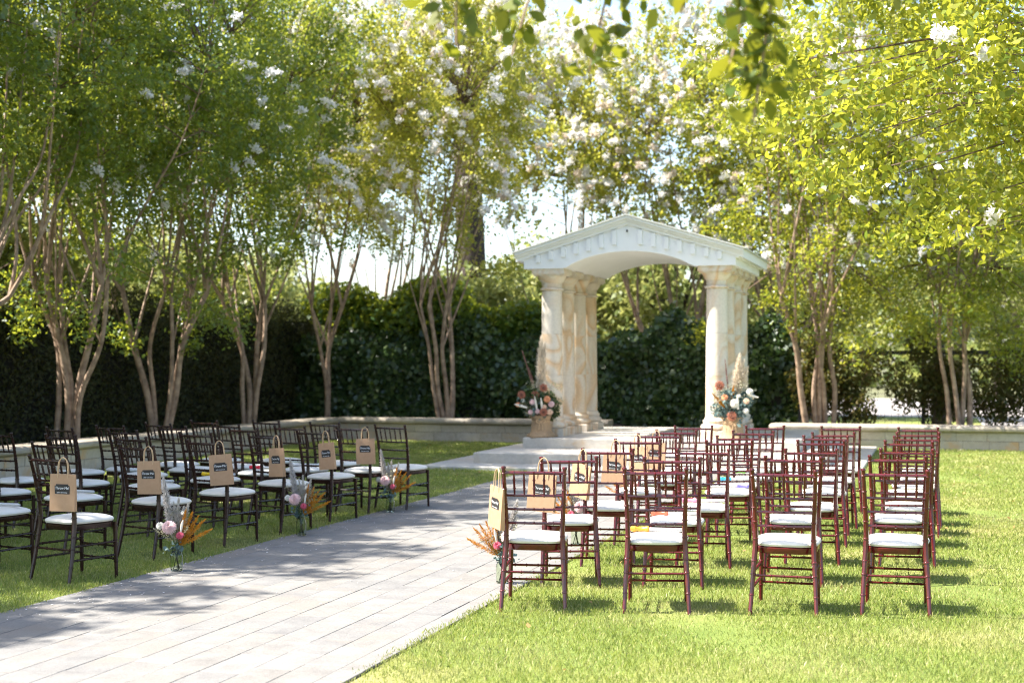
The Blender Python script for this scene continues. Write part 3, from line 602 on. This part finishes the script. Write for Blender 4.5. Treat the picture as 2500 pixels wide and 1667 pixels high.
# ------------------------------------------------------------------ chairs
POST = [(.207, -.275, 0), (.197, -.235, .2), (.183, -.203, .42), (.180, -.200, .50), (.184, -.213, .62), (.191, -.245, .78), (.196, -.285, .92)]
def postat(z):
    for a, b in zip(POST[:-1], POST[1:]):
        if a[2] <= z <= b[2]: t = (z - a[2]) / (b[2] - a[2]); return tuple(a[i] + (b[i] - a[i]) * t for i in range(3))
def beaded(mb, pts, rad, beads, n=7, bump_=.0035, hw=.005):
    """tube through pts with raised rings at the given fractions of its length"""
    pts = [Vector(p) for p in pts]; ln = [0]
    for a, b in zip(pts[:-1], pts[1:]): ln.append(ln[-1] + (b - a).length)
    tot = ln[-1]
    def at(s):
        s = min(max(s, 0), tot)
        for i in range(len(pts) - 1):
            if s <= ln[i + 1] + 1e-9: return pts[i].lerp(pts[i + 1], (s - ln[i]) / max(1e-9, ln[i + 1] - ln[i]))
    rf = rad if callable(rad) else (lambda t: rad)
    ss = [(0, 0), (tot, 0)] + [(l, 0) for l in ln[1:-1]]
    for b in beads:
        s = b * tot; ss += [(s - hw, 0), (s - hw * .55, bump_), (s + hw * .55, bump_), (s + hw, 0)]
    ss.sort(); mb.tube([at(s) for s, _ in ss], [rf(s / tot) + e for s, e in ss], n)
def chair_meshes(wood):
    D = {}
    for nm, sx in (('l', -1), ('r', 1)):
        mb = MB(); beaded(mb, [(sx * p[0], p[1], p[2]) for p in POST], lambda t: .0125 + .0055 * max(0, 1 - abs(t - .46) * 2.2), [.14, .28, .37, .52, .64, .74, .85, .965], 8, .0035, .006)
        mb.lathe([(.0145, .918), (.0165, .926), (.012, .934)], 8, (sx * POST[-1][0], POST[-1][1])); D['post' + nm] = mb.mesh('back_post', wood, 1)
        mb = MB(); beaded(mb, [(sx * .187, .188, 0), (sx * .182, .180, .42)], lambda t: .0125 + .004 * t, [.3, .62, .68, .92], 8, .0035, .006); D['leg' + nm] = mb.mesh('front_leg', wood, 1)
        for k, z in enumerate((.275, .175)):
            p = postat(z); mb = MB(); beaded(mb, [(sx * p[0], p[1], z), (sx * .185, .184, z)], .0085, [.12, .28, .44, .6, .76, .9], 6); D['side%d' % k + nm] = mb.mesh('stretcher', wood, 1)
    for k, (z, rr) in enumerate(((.893, .0105), (.745, .0085), (.655, .0085), (.565, .0085))):
        p = postat(z); mb = MB(); beaded(mb, [(-p[0], p[1], z), (-p[0] * .5, p[1] - .012, z), (0, p[1] - .016, z), (p[0] * .5, p[1] - .012, z), (p[0], p[1], z)], rr, [1 / 6 * i for i in range(1, 6)] if k != 0 else [.17, .335, .5, .665, .83], 7, .003); D['rail%d' % k] = mb.mesh('back_rail', wood, 1)
    a = postat(.893); b = postat(.745)
    for i in range(5):
        t = (i - 2) / 3; cv = -.016 * (1 - t * t * .8)
        mb = MB(); beaded(mb, [(a[0] * t, a[1] + cv, .893), (b[0] * t, b[1] + cv, .745)], lambda q: .0055 + .003 * (1 - abs(q - .5) * 2), [.32, .68], 6, .003); D['spindle%d' % i] = mb.mesh('spindle', wood, 1)
    for k, z in enumerate((.24, .145)):
        mb = MB(); beaded(mb, [(-.185, .184, z), (.185, .184, z)], .0085, [.08, .29, .5, .71, .92], 6); D['front%d' % k] = mb.mesh('stretcher', wood, 1)
    p = postat(.25); mb = MB(); beaded(mb, [(-p[0], p[1], .25), (p[0], p[1], .25)], .0085, [.08, .29, .5, .71, .92], 6); D['backs'] = mb.mesh('stretcher', wood, 1)
    def sup(sc, n=32, grow=0):
        out = []
        for j in range(n):
            t = 2 * math.pi * j / n; c, s = math.cos(t), math.sin(t); x = abs(c) ** .5 * (1 if c > 0 else -1); y = abs(s) ** .5 * (1 if s > 0 else -1)
            w = .178 + .022 * (y + 1) / 2; out.append((x * (w + grow) * sc, (y * (.195 + grow) - .005) * sc))
        return out
    def rings(layers, name, mat):
        mb = MB(); n = 32; vs = []; fs = []
        for sc, z, g in layers: vs += [(p[0], p[1], z) for p in sup(sc, n, g)]
        for i in range(len(layers) - 1):
            for j in range(n): fs.append((i * n + j, i * n + (j + 1) % n, (i + 1) * n + (j + 1) % n, (i + 1) * n + j))
        fs.append(tuple(range(n - 1, -1, -1))); fs.append(tuple((len(layers) - 1) * n + j for j in range(n))); return mb.add(vs, fs).mesh(name, mat, 1)
    D['seat'] = rings([(1, .388, .004), (1, .392, .007), (1, .424, .007), (1, .428, .003)], 'seat_frame', wood)
    D['cushion'] = rings([(.97, .429, 0), (1, .4335, .010), (1, .446, .015), (1, .458, .010), (.95, .468, 0), (.82, .476, 0), (.6, .4815, 0), (.3, .484, 0), (.05, .485, 0)], 'cushion', M['cushion'])
    D['cushion'].polygons.foreach_set('use_smooth', [True] * len(D['cushion'].polygons))
    return D
CH = {'red': chair_meshes(M['wood']), 'dark': chair_meshes(M['wood_shaded'])}  # second set carries the mahogany with shade in its colour
PARTS = [('back_post', 'postl'), ('back_post', 'postr'), ('front_leg', 'legl'), ('front_leg', 'legr'), ('seat_frame', 'seat'), ('cushion', 'cushion')] + [('back_rail', 'rail%d' % i) for i in range(4)] + [('spindle', 'spindle%d' % i) for i in range(5)] + [('stretcher', k) for k in ('side0l', 'side1l', 'side0r', 'side1r', 'front0', 'front1', 'backs')]
def chair(tip, yaw, label, kind, group):
    """tip: place of the middle of the back's top"""
    c, s = math.cos(yaw), math.sin(yaw); x = tip[0] - s * .285; y = tip[1] + c * .285
    t = thing('banquet_chair', label, 'chair', (x, y, 0), yaw, group)
    t.rotation_euler = (R(random.uniform(-.7, .7)), R(random.uniform(-.8, .8)), yaw)
    for nm, k in PARTS:
        o = link(nm, CH[kind][k], t)
        if k == 'cushion': o.location = (random.uniform(-.006, .006), random.uniform(-.008, .008), 0); o.rotation_euler = (0, 0, R(random.uniform(-2.5, 2.5))); o.scale = (random.uniform(.985, 1.015), random.uniform(.985, 1.015), 1)
    return t
ORD = ['first', 'second', 'third', 'fourth', 'fifth', 'sixth', 'seventh']
LEFT = {1: [(-6.13, 8.89), (-6.25, 10.24), (-6.10, 11.14), (-6.03, 12.11), (-5.95, 13.05), (-5.88, 13.87), (-5.64, 14.37)],
        2: [(-7.02, 9.15), (-7.13, 10.31), (-7.03, 11.45), (-6.84, 12.31), (-6.82, 13.25), (-6.54, 13.76), (-6.56, 14.71)],
        3: [None, (-8.0, 10.55), (-7.85, 11.57), (-7.80, 12.58), (-7.73, 13.42), (-7.43, 14.0), (-7.42, 14.96)],
        4: [None, None, (-8.62, 11.68), (-8.67, 12.75), (-8.42, 13.31), (-8.30, 14.09), (-8.15, 14.86)]}
RGT = {1: [(-2.46, 8.76), (-2.48, 9.83), (-2.45, 10.89), (-2.48, 12.23), (-2.48, 13.22), (-2.46, 14.02), (-2.45, 15.11)],
       2: [(-1.69, 8.93), (-1.77, 9.96), (-1.71, 10.97), (-1.69, 12.36), (-1.72, 13.17), (-1.71, 14.10), (-1.70, 15.18)],
       3: [(-.91, 9.06), (-.97, 10.33), (-.91, 11.29), (-.93, 12.52), (-.95, 13.25), (-.91, 13.92), (-.93, 15.31)],
       4: [(-.23, 9.25), (-.24, 10.6), (-.20, 11.5), (-.21, 12.63), (-.16, 13.5), (-.14, 14.3), (-.15, 15.35)]}
random.seed(3); CHAIRS = {}
NTH = {1: 'next to the aisle', 2: 'second from the aisle', 3: 'third from the aisle', 4: 'fourth from the aisle'}
for c, lst in LEFT.items():
    for r_, p in enumerate(lst):
        if p: yw = R(-14 + random.uniform(-3, 3)); CHAIRS['L', c, r_] = (chair(p, yw, 'shade-darkened mahogany chair in left block, %s row from camera, %s' % (ORD[r_], NTH[c]), 'dark', 'dark chairs left of the aisle'), p, yw)
for c, lst in RGT.items():
    for r_, p in enumerate(lst):
        yw = R({1: 11, 2: 9, 3: 3, 4: 2}[c] + random.uniform(-3, 3)); CHAIRS['R', c, r_] = (chair(p, yw, 'red mahogany chair in right block, %s row from camera, %s' % (ORD[r_], NTH[c]), 'red', 'red mahogany chairs right of the aisle'), p, yw)

# ------------------------------------------------------------------ paper bags with labels
def text_mesh(body, size):
    cu = bpy.data.curves.new('lettering', 'FONT'); cu.body = body; cu.size = size; cu.align_x = 'CENTER'; cu.align_y = 'CENTER'; cu.shear = .12; cu.offset = 0; cu.resolution_u = 3; cu.space_character = .94
    ob = bpy.data.objects.new('lettering', cu); COL.objects.link(ob); dg = bpy.context.evaluated_depsgraph_get(); dg.update()
    me = bpy.data.meshes.new_from_object(ob.evaluated_get(dg)); bpy.data.objects.remove(ob); me.materials.clear(); me.materials.append(M['white_ink'])
    me.transform(Matrix.Rotation(R(90), 4, 'X')); return me          # now reads when seen from -Y
TX1 = text_mesh('Throw Me!', .027); TX2 = text_mesh('(after ceremony)', .0135)
W, HB = .105, .265
mb = MB(); vs = []
for z, w, d0, d1 in ((-HB, .104, -.016, .016), (-HB * .55, .105, -.012, .012), (-.02, .105, -.006, .005), (0, .105, -.005, .004)): vs += [(-w, d0, z), (w, d0, z), (w, d1, z), (-w, d1, z)]
mb.add(vs, [(3, 2, 1, 0), (12, 13, 14, 15)] + [(k * 4 + i, k * 4 + (i + 1) % 4, k * 4 + 4 + (i + 1) % 4, k * 4 + 4 + i) for k in range(3) for i in range(4)]); BAG = mb.mesh('bag_body', M['kraft'])
a, b, q = .062, .041, .012
mb = MB().prism([(-a + q, -b), (a - q, -b), (a - q, -b + q * .5), (a - q * .5, -b + q), (a, -b + q), (a, b - q), (a - q * .5, b - q), (a - q, b - q * .5), (a - q, b), (-a + q, b), (-a + q, b - q * .5), (-a + q * .5, b - q), (-a, b - q), (-a, -b + q), (-a + q * .5, -b + q), (-a + q, -b + q * .5)], 'y', -.0010, .0); LAB = mb.mesh('label_plate', M['chalk'])
def hand(y): return MB().tube(bez([(-.042, y, -.03), (-.041, y, .03), (-.032, y * .7, .09), (0, 0, .118), (.032, y * .7, .09), (.041, y, .03), (.042, y, -.03)], 4), .0032, 6).mesh('handle', M['twine'], 1)
H1, H2 = hand(-.007), hand(.006)
def bag(loc, yaw, roll, label, group):
    t = thing('paper_bag', label, 'paper bag', loc, yaw, group); t.rotation_euler = (0, roll, yaw)
    b = link('bag_body', BAG, t); link('handle', H1, t); link('handle', H2, t)
    l = link('label_plate', LAB, b, loc=(0, -.0125, -.112), rot=(R(3.2), 0, 0)); link('lettering', TX1, l if False else b, loc=(0, -.0150, -.100)); link('lettering', TX2, b, loc=(0, -.0158, -.130))
random.seed(5)
for i, (dy, ro) in enumerate(((2, 0), (0, -2), (4, -5), (-22, -3), (-18, -6), (-4, -2))):
    _, p, yw = CHAIRS['L', 1, i]; c, s = math.cos(yw), math.sin(yw)
    bag((p[0] + c * .196 + s * .03, p[1] + s * .196 - c * .03, .925 - .118), yw + R(dy + 12), R(ro), 'brown paper bag with Throw Me label, left of aisle, %s from the camera' % ORD[i], 'paper bags on the left aisle chairs')
for i, (dy, ro) in enumerate(((-62, 4), (-20, 4), (-45, 9), (-16, 5), (-35, -4), (-20, 3))):
    _, p, yw = CHAIRS['R', 1, i]; c, s = math.cos(yw), math.sin(yw)
    bag((p[0] - c * .196 + s * .03 - (.03 if i == 0 else 0), p[1] - s * .196 - c * .03, .925 - .118), yw + R(dy), R(ro), 'brown paper bag hung beside right block, %s from the camera along the aisle' % ORD[i], 'paper bags on the right aisle chairs')
# ------------------------------------------------------------------ bubble wands on the second seats
def wand(key, colour, label, dx, dy, yaw):
    _, p, yw = CHAIRS[key]; o = CHAIRS[key][0]; c, s = math.cos(yw), math.sin(yw); x = o.location.x + c * dx - s * dy; y = o.location.y + s * dx + c * dy
    t = thing('bubble_wand', label, 'wand', (x, y, .501), yw + yaw, 'wands lying on the chair cushions')
    prof = [(-.18, .012), (-.175, .019), (-.15, .0195), (-.145, .015), (-.085, .015), (-.08, .0195), (-.06, .0195), (-.055, .012)]
    MB().tube([(p_[0], 0, 0) for p_ in prof], [p_[1] for p_ in prof], 12).build('grip', M[colour], t, smooth=True)
    MB().tube([(-.055, 0, 0), (.175, 0, 0), (.182, 0, 0)], [.012, .012, .008], 10).build('tube', M['clear'], t, smooth=True)
for i, (col, nm) in enumerate((('w_blue', 'blue'), ('w_blue', 'bright blue'), ('w_green', 'green'), ('w_yellow', 'yellow'), ('w_red', 'red'), ('w_white', 'white'))):
    wand(('L', 2, i), col, '%s handled wand on the cushion, left block, %s row' % (nm, ORD[i]), -.0, .05, R(4 + 3 * i))
for i, (col, nm) in enumerate((('w_orange', 'orange'), ('w_coral', 'coral'), ('w_pink', 'pink'), ('w_purple', 'violet'), ('w_teal', 'blue'), ('w_lime', 'lime'))):
    wand(('R', 2, i), col, '%s handled wand on the cushion, right block, %s row' % (nm, ORD[i]), -.0, .06, R(-6 + 4 * i) + (math.pi if i == 3 else 0))

# ------------------------------------------------------------------ flowers
def plume(base, tip, width, n, mat, name, parent, seed, droop=.25, thin=.004):
    r = np.random.default_rng(seed); base = np.array(base); tip = np.array(tip); ax = unit(tip - base); L = np.linalg.norm(tip - base)
    t = r.uniform(.0, 1, n); prof = width * np.sin(np.clip(t * .86 + .12, 0, 1) * math.pi) ** .7
    d = unit(r.normal(size=(n, 3))); d = unit(d - ax * (d @ ax)[:, None])
    p0 = base + ax * (t * L)[:, None]; p1 = p0 + d * (prof * r.uniform(.5, 1.1, n))[:, None] + ax * (L * .13 * r.uniform(.4, 1.2, n))[:, None] - np.array([0, 0, 1]) * (prof * droop)[:, None]
    u = unit(np.cross(p1 - p0, r.normal(size=(n, 3)))) * thin; m = (p0 + p1) / 2 + ax * .01
    return quads(name, np.stack([p0 - u * .4, m - u, p1, m + u], 1).reshape(-1, 3), M[mat], parent, kind='stuff')
def bloom(c, rad, mat, parent, name, seed, layers=5, facing=(0, -1, .5), flat=.8):
    r = np.random.default_rng(seed); f = Vector(facing).normalized(); q = f.to_track_quat('Z', 'Y'); mb = MB(); c = Vector(c)
    for l in range(layers):
        k = 7 + 3 * (layers - l); el = 1.45 * (l / max(1, layers - 1)) * .85 - .15; rr = rad * (1 - .5 * l / layers)
        for j in range(k):
            a = 2 * math.pi * (j + r.uniform(-.2, .2)) / k + l * .4; d = Vector((math.cos(a) * math.cos(el), math.sin(a) * math.cos(el), math.sin(el) * flat)); s = Vector((-math.sin(a), math.cos(a), 0)) * rr * 2.1 / k * 1.3
            b = Vector((0, 0, rad * .1 * l)); m = b + d * rr * .62 + Vector((0, 0, rr * .1)); e = b + d * rr
            mb.add([c + q @ b, c + q @ (m + s), c + q @ (e + s * .3), c + q @ (e - s * .3), c + q @ (m - s)], [(0, 1, 2, 3, 4)])
    return mb.build(name, M[mat], parent)
def sunflower(c, rad, parent, seed, facing=(0, -1, .3)):
    o = bloom(c, rad, 'brown_red', parent, 'sunflower', seed, 2, facing, .2)
    f = Vector(facing).normalized(); q = f.to_track_quat('Z', 'Y'); mb = MB(); mb.lathe([(rad * .42, -.004), (rad * .42, .006), (rad * .25, .014), (.002, .016)], 12)
    mb.v = [tuple(Vector(c) + q @ Vector(p)) for p in mb.v]; mb.build('seed_head', M['seed'], o, smooth=True); return o
def sprig(base, tip, nleaf, size, mat, name, parent, seed, asp=.85):
    r = np.random.default_rng(seed); b = np.array(base); t = np.array(tip); k = r.uniform(.25, 1, nleaf); P = b + (t - b) * k[:, None] + r.normal(0, size * .55, (nleaf, 3))
    o = quads(name, leaves_at(P, size, (0, 0, .2), asp), M[mat], parent, kind='stuff'); return o
def jar_bouquet(loc, label, seed, flip=1, blush='blush', tall=.42, hot=(.2, .30)):
    r = np.random.default_rng(seed); t = thing('flower_jar', label, 'flower jar', loc, HEAD + r.uniform(-.2, .2), 'flower jars along the aisle')
    MB().lathe([(.040, .0), (.046, .006), (.047, .115), (.043, .132), (.034, .145), (.034, .165), (.037, .167), (.037, .172), (.033, .172), (.031, .15), (.040, .128), (.043, .11), (.042, .012)], 20, top=False).build('jar', M['glass'], t, smooth=True)
    mb = MB()
    for i in range(14):
        a = r.uniform(0, 6.28); mb.tube([(math.cos(a) * .025, math.sin(a) * .025, .012), (math.cos(a + 2.5) * .018, math.sin(a + 2.5) * .018, .16), (r.normal(0, .05), r.normal(0, .04), .32)], .0022, 4)
    mb.build('stems', M['stem'], t); f = flip
    plume((-.03 * f, 0, .24), (-.10 * f, .01, .26 + tall), .042, 1300, 'pampas_grey', 'pampas_plume', t, seed, .25, .0035)
    for k in range(5): plume((.02 * f, -.01, .19), ((.07 + .042 * k) * f, -.02 + .02 * k, hot[0] + .25 - .025 * k - (.05 if k == 4 else 0)), .034, 300, 'rust', 'rust_plume', t, seed + 1 + k, .1, .0017)
    for k in range(5): plume((.0, .01, .2), ((-.06 + .035 * k) * f, .02, .46 + .03 * (k % 3)), .036, 420, 'dusty', 'dried_spray', t, seed + 5 + k, 0, .003)
    bloom((-.045 * f, -.06, .335), .058, blush, t, 'dahlia', seed, 6); bloom((.035 * f, -.06, .275), .032, 'pink', t, 'pink_flower', seed + 1, 4)
    bloom((-.12 * f, -.03, .345), .032, 'ivory', t, 'white_flower', seed + 2, 4); bloom((.05 * f, -.01, .44), .02, 'ivory', t, 'white_flower', seed + 3, 3)
    MB().tube([(.03 * f, -.03, .25), (.05 * f, -.045, .36), (.058 * f, -.045, .39)], [.006, .010, .003], 7).build('bunny_tail', M['ivory'], t, smooth=True)
    for k in range(5): sprig((0, 0, .16), (r.uniform(-.11, .11), r.uniform(-.08, .02), r.uniform(.14, .30)), 10, .034, 'eucalyptus', 'eucalyptus', t, seed + 20 + k)
    for k in range(9): sprig((0, 0, .2), (r.uniform(-.16, .14), r.uniform(-.08, .06), r.uniform(.28, .48)), 70, .015, 'filler', 'filler_sprig', t, seed + 30 + k, .5)
Zp = .018
jar_bouquet((-5.53, 9.66, Zp), 'glass jar of pampas, pink dahlia and rust grass, nearest on the left edge', 500)
jar_bouquet((-5.56, 11.95, Zp), 'glass jar of dried flowers on the left path edge, middle of three', 520, 1, 'blush', .40)
jar_bouquet((-5.53, 14.10, Zp), 'glass jar with bluish leaves and pink flowers, furthest on the left edge', 540, 1, 'blush', .36)
jar_bouquet((-2.98, 9.80, Zp), 'glass jar of flowers on the right path edge, beside the nearest chair', 560, -1, 'blush', .30)
jar_bouquet((-2.98, 12.0, Zp), 'glass jar of flowers on the right path edge, middle of three', 580, -1, 'blush', .36)
jar_bouquet((-2.98, 14.3, Zp), 'glass jar of flowers on the right path edge, furthest from camera', 600, -1, 'blush', .36)
def burlap_pot(loc, label, seed, right=False):
    r = np.random.default_rng(seed); t = thing('flower_pot', label, 'flower pot', loc, HEAD * .9, 'burlap flower pots by the arch'); t.scale = (1.12, 1.12, 1.15)
    mb = MB(); n = 36; vs = []; prof = [(.21, .003), (.20, .03), (.165, .055), (.150, .10), (.142, .18), (.130, .225), (.135, .25), (.155, .30), (.15, .31), (.12, .29)]
    for i, (rr, z) in enumerate(prof):
        for j in range(n):
            a = 2 * math.pi * j / n; k = 1 + (.10 if i < 3 else .03) * math.sin(a * 5 + i * .7) + (.14 if i < 2 else .02) * math.sin(a * 3 + 1) + r.normal(0, .012); vs.append((rr * k * math.cos(a), rr * k * math.sin(a), z))
    mb.add(vs, [(i * n + j, i * n + (j + 1) % n, (i + 1) * n + (j + 1) % n, (i + 1) * n + j) for i in range(len(prof) - 1) for j in range(n)] + [tuple(range(n - 1, -1, -1)), tuple((len(prof) - 1) * n + j for j in range(n))])
    mb.build('burlap_wrap', M['burlap'], t, smooth=2)
    mb = MB().tube([(math.cos(a) * .138, math.sin(a) * .138, .225) for a in np.linspace(0, 6.283, 25)], .005, 6)
    for s in (-1, 1):
        mb.tube(bez([(0, -.142, .225), (s * .05, -.16, .25), (s * .065, -.16, .225), (s * .03, -.155, .205), (0, -.145, .222)], 4), .005, 6); mb.tube(bez([(0, -.145, .222), (s * .02, -.165, .18), (s * .03, -.165, .11)], 4), .005, 6)
    mb.build('twine_bow', M['twine'], t, smooth=True)
    f = -1 if right else 1
    P = np.concatenate([blob(240, (r.uniform(-.2, .2), r.uniform(-.14, .12), r.uniform(.33, .62)), (.13, .12, .11), r) for _ in range(12)]); quads('greenery', leaves_at(P, .05, (0, 0, 0), .5), M['leaf_ivy'] if not right else M['eucalyptus'], t, kind='stuff')
    P = np.concatenate([blob(60, (r.uniform(-.26, .26), r.uniform(-.14, .1), r.uniform(.35, .75)), (.1, .08, .08), r) for _ in range(10)]); quads('filler_sprig', leaves_at(P, .022, (0, 0, 0), .7), M['filler'], t, kind='stuff')
    for k in range(3 if right else 2): plume((.03 if right else -.01, .02, .56), ((.0 if not right else .10) + .05 * k, .03, (1.34 if not right else 1.12) - .08 * k), .085, 1300, 'pampas', 'pampas_plume', t, seed + k, .1, .004)
    if not right:
        plume((-.05, .02, .6), (-.02, .0, .88), .06, 500, 'dusty', 'dried_spray', t, seed + 8)
        for k, (a, z) in enumerate(((-.25, 1.15), (-.17, .95), (-.13, .85))): plume((-.08, .02, .6), (a, .03, z), .014, 260, 'pinkseed', 'seed_spike', t, seed + 11 + k, 0, .006)
        spec = [((-.33, -.1, .46), .04, 'coral'), ((-.12, -.19, .50), .045, 'blush'), ((-.05, -.2, .37), .04, 'blush'), ((.09, -.2, .54), .055, 'coral'), ((.15, -.18, .47), .05, 'blush'), ((.13, -.2, .36), .05, 'peach'), ((-.15, -.2, .36), .038, 'blush'), ((.05, -.19, .43), .04, 'peach'), ((-.26, -.12, .52), .03, 'ivory')]
        for k, c in enumerate(((.04, -.16, .70), (-.28, -.12, .60), (.04, -.23, .36), (-.08, -.15, .60))): sunflower(c, .065, t, seed + 40 + k)
        tails = [((-.06, -.18, .4), (-.09, -.2, .58)), ((.02, -.18, .4), (.0, -.2, .56)), ((-.2, -.15, .42), (-.38, -.18, .47))]
    else:
        plume((-.02, -.1, .5), (.0, -.12, .72), .035, 300, 'rust', 'rust_plume', t, seed + 8, 0); plume((-.08, -.1, .4), (-.28, -.12, .62), .03, 500, 'rust', 'rust_plume', t, seed + 9, 0)
        plume((-.05, .02, .6), (-.1, 0, 1.05), .014, 260, 'pinkseed', 'seed_spike', t, seed + 11, 0, .005)
        spec = [((-.13, -.18, .58), .05, 'coral'), ((.0, -.2, .50), .07, 'ivory'), ((.16, -.2, .40), .045, 'ivory'), ((.17, -.18, .53), .045, 'peach'), ((.06, -.2, .60), .03, 'ivory'), ((.22, -.15, .66), .05, 'ivory')]
        for k, c in enumerate(((-.20, -.16, .74), (-.04, -.24, .33))): sunflower(c, .075, t, seed + 40 + k)
        tails = [((.05, -.2, .42), (.04, -.21, .62)), ((.2, -.15, .62), (.34, -.16, .58))]
    for k, (c, rr, mt) in enumerate(spec): bloom(c, rr, mt, t, 'rose', seed + 60 + k, 5)
    for k, (a, b) in enumerate(tails): MB().tube([a, tuple(.5 * (np.array(a) + np.array(b))), b], [.014, .018, .006], 8).build('dried_tail', M['ivory'], t, smooth=True)
    for k in range(7): sprig((0, -.1, .34), (r.uniform(-.34, .34), r.uniform(-.2, 0), r.uniform(.22, .62)), 12, .07, 'eucalyptus', 'eucalyptus', t, seed + 80 + k, .6)
burlap_pot((-6.13, 22.32, .39), 'burlap-wrapped pot of roses and pampas at the left column', 700)
burlap_pot((-3.03, 22.38, .39), 'burlap-wrapped pot of pale flowers and pampas at the right column', 720, True)
# fallen petals along the path
r6 = np.random.default_rng(44); n = 700
x = np.where(r6.uniform(0, 1, n) < .6, PX0 + np.abs(r6.normal(0, .35, n)), r6.uniform(PX0, PX1, n)); x = np.clip(x, PX0, PX1); y = r6.uniform(7.5, 20, n)
a = r6.uniform(0, 6.28, n); s = r6.uniform(.004, .009, n); c1 = np.stack([np.cos(a) * s, np.sin(a) * s, np.zeros(n)], 1); c2 = np.stack([-np.sin(a) * s, np.cos(a) * s, r6.uniform(0, .004, n)], 1); P = np.stack([x, y, np.full(n, .0215)], 1)
quads('fallen_petals', np.stack([P - c1, P - c2 * [1, 1, 0], P + c1, P + c2], 1).reshape(-1, 3), M['blossom'], kind='stuff', label='tiny white petals scattered over the path', category='petals')

r7 = np.random.default_rng(45); n = 420                  # dry leaves on the grass
x = r7.uniform(-11.5, 6, n); y = r7.uniform(6, 26, n); ok = (x < PX0 - .05) | (x > PX1 + .05); ok &= ~((x > -7.5) & (x < -.9) & (y > 20)); x = x[ok]; y = y[ok]; n = len(x)
M['dry_leaf'] = leafmat('dry_leaf', [(.30, .16, .06), (.42, .28, .10), (.22, .11, .05)], .2, (.4, .25, .08), .7)
quads('fallen_leaves', leaves_at(np.stack([x, y, r7.uniform(.03, .05, n)], 1), .04, (0, 0, 0), .6, 0, np.array([0, 0, 1.5])), M['dry_leaf'], kind='stuff', label='small dry leaves scattered over the lawn', category='leaves')
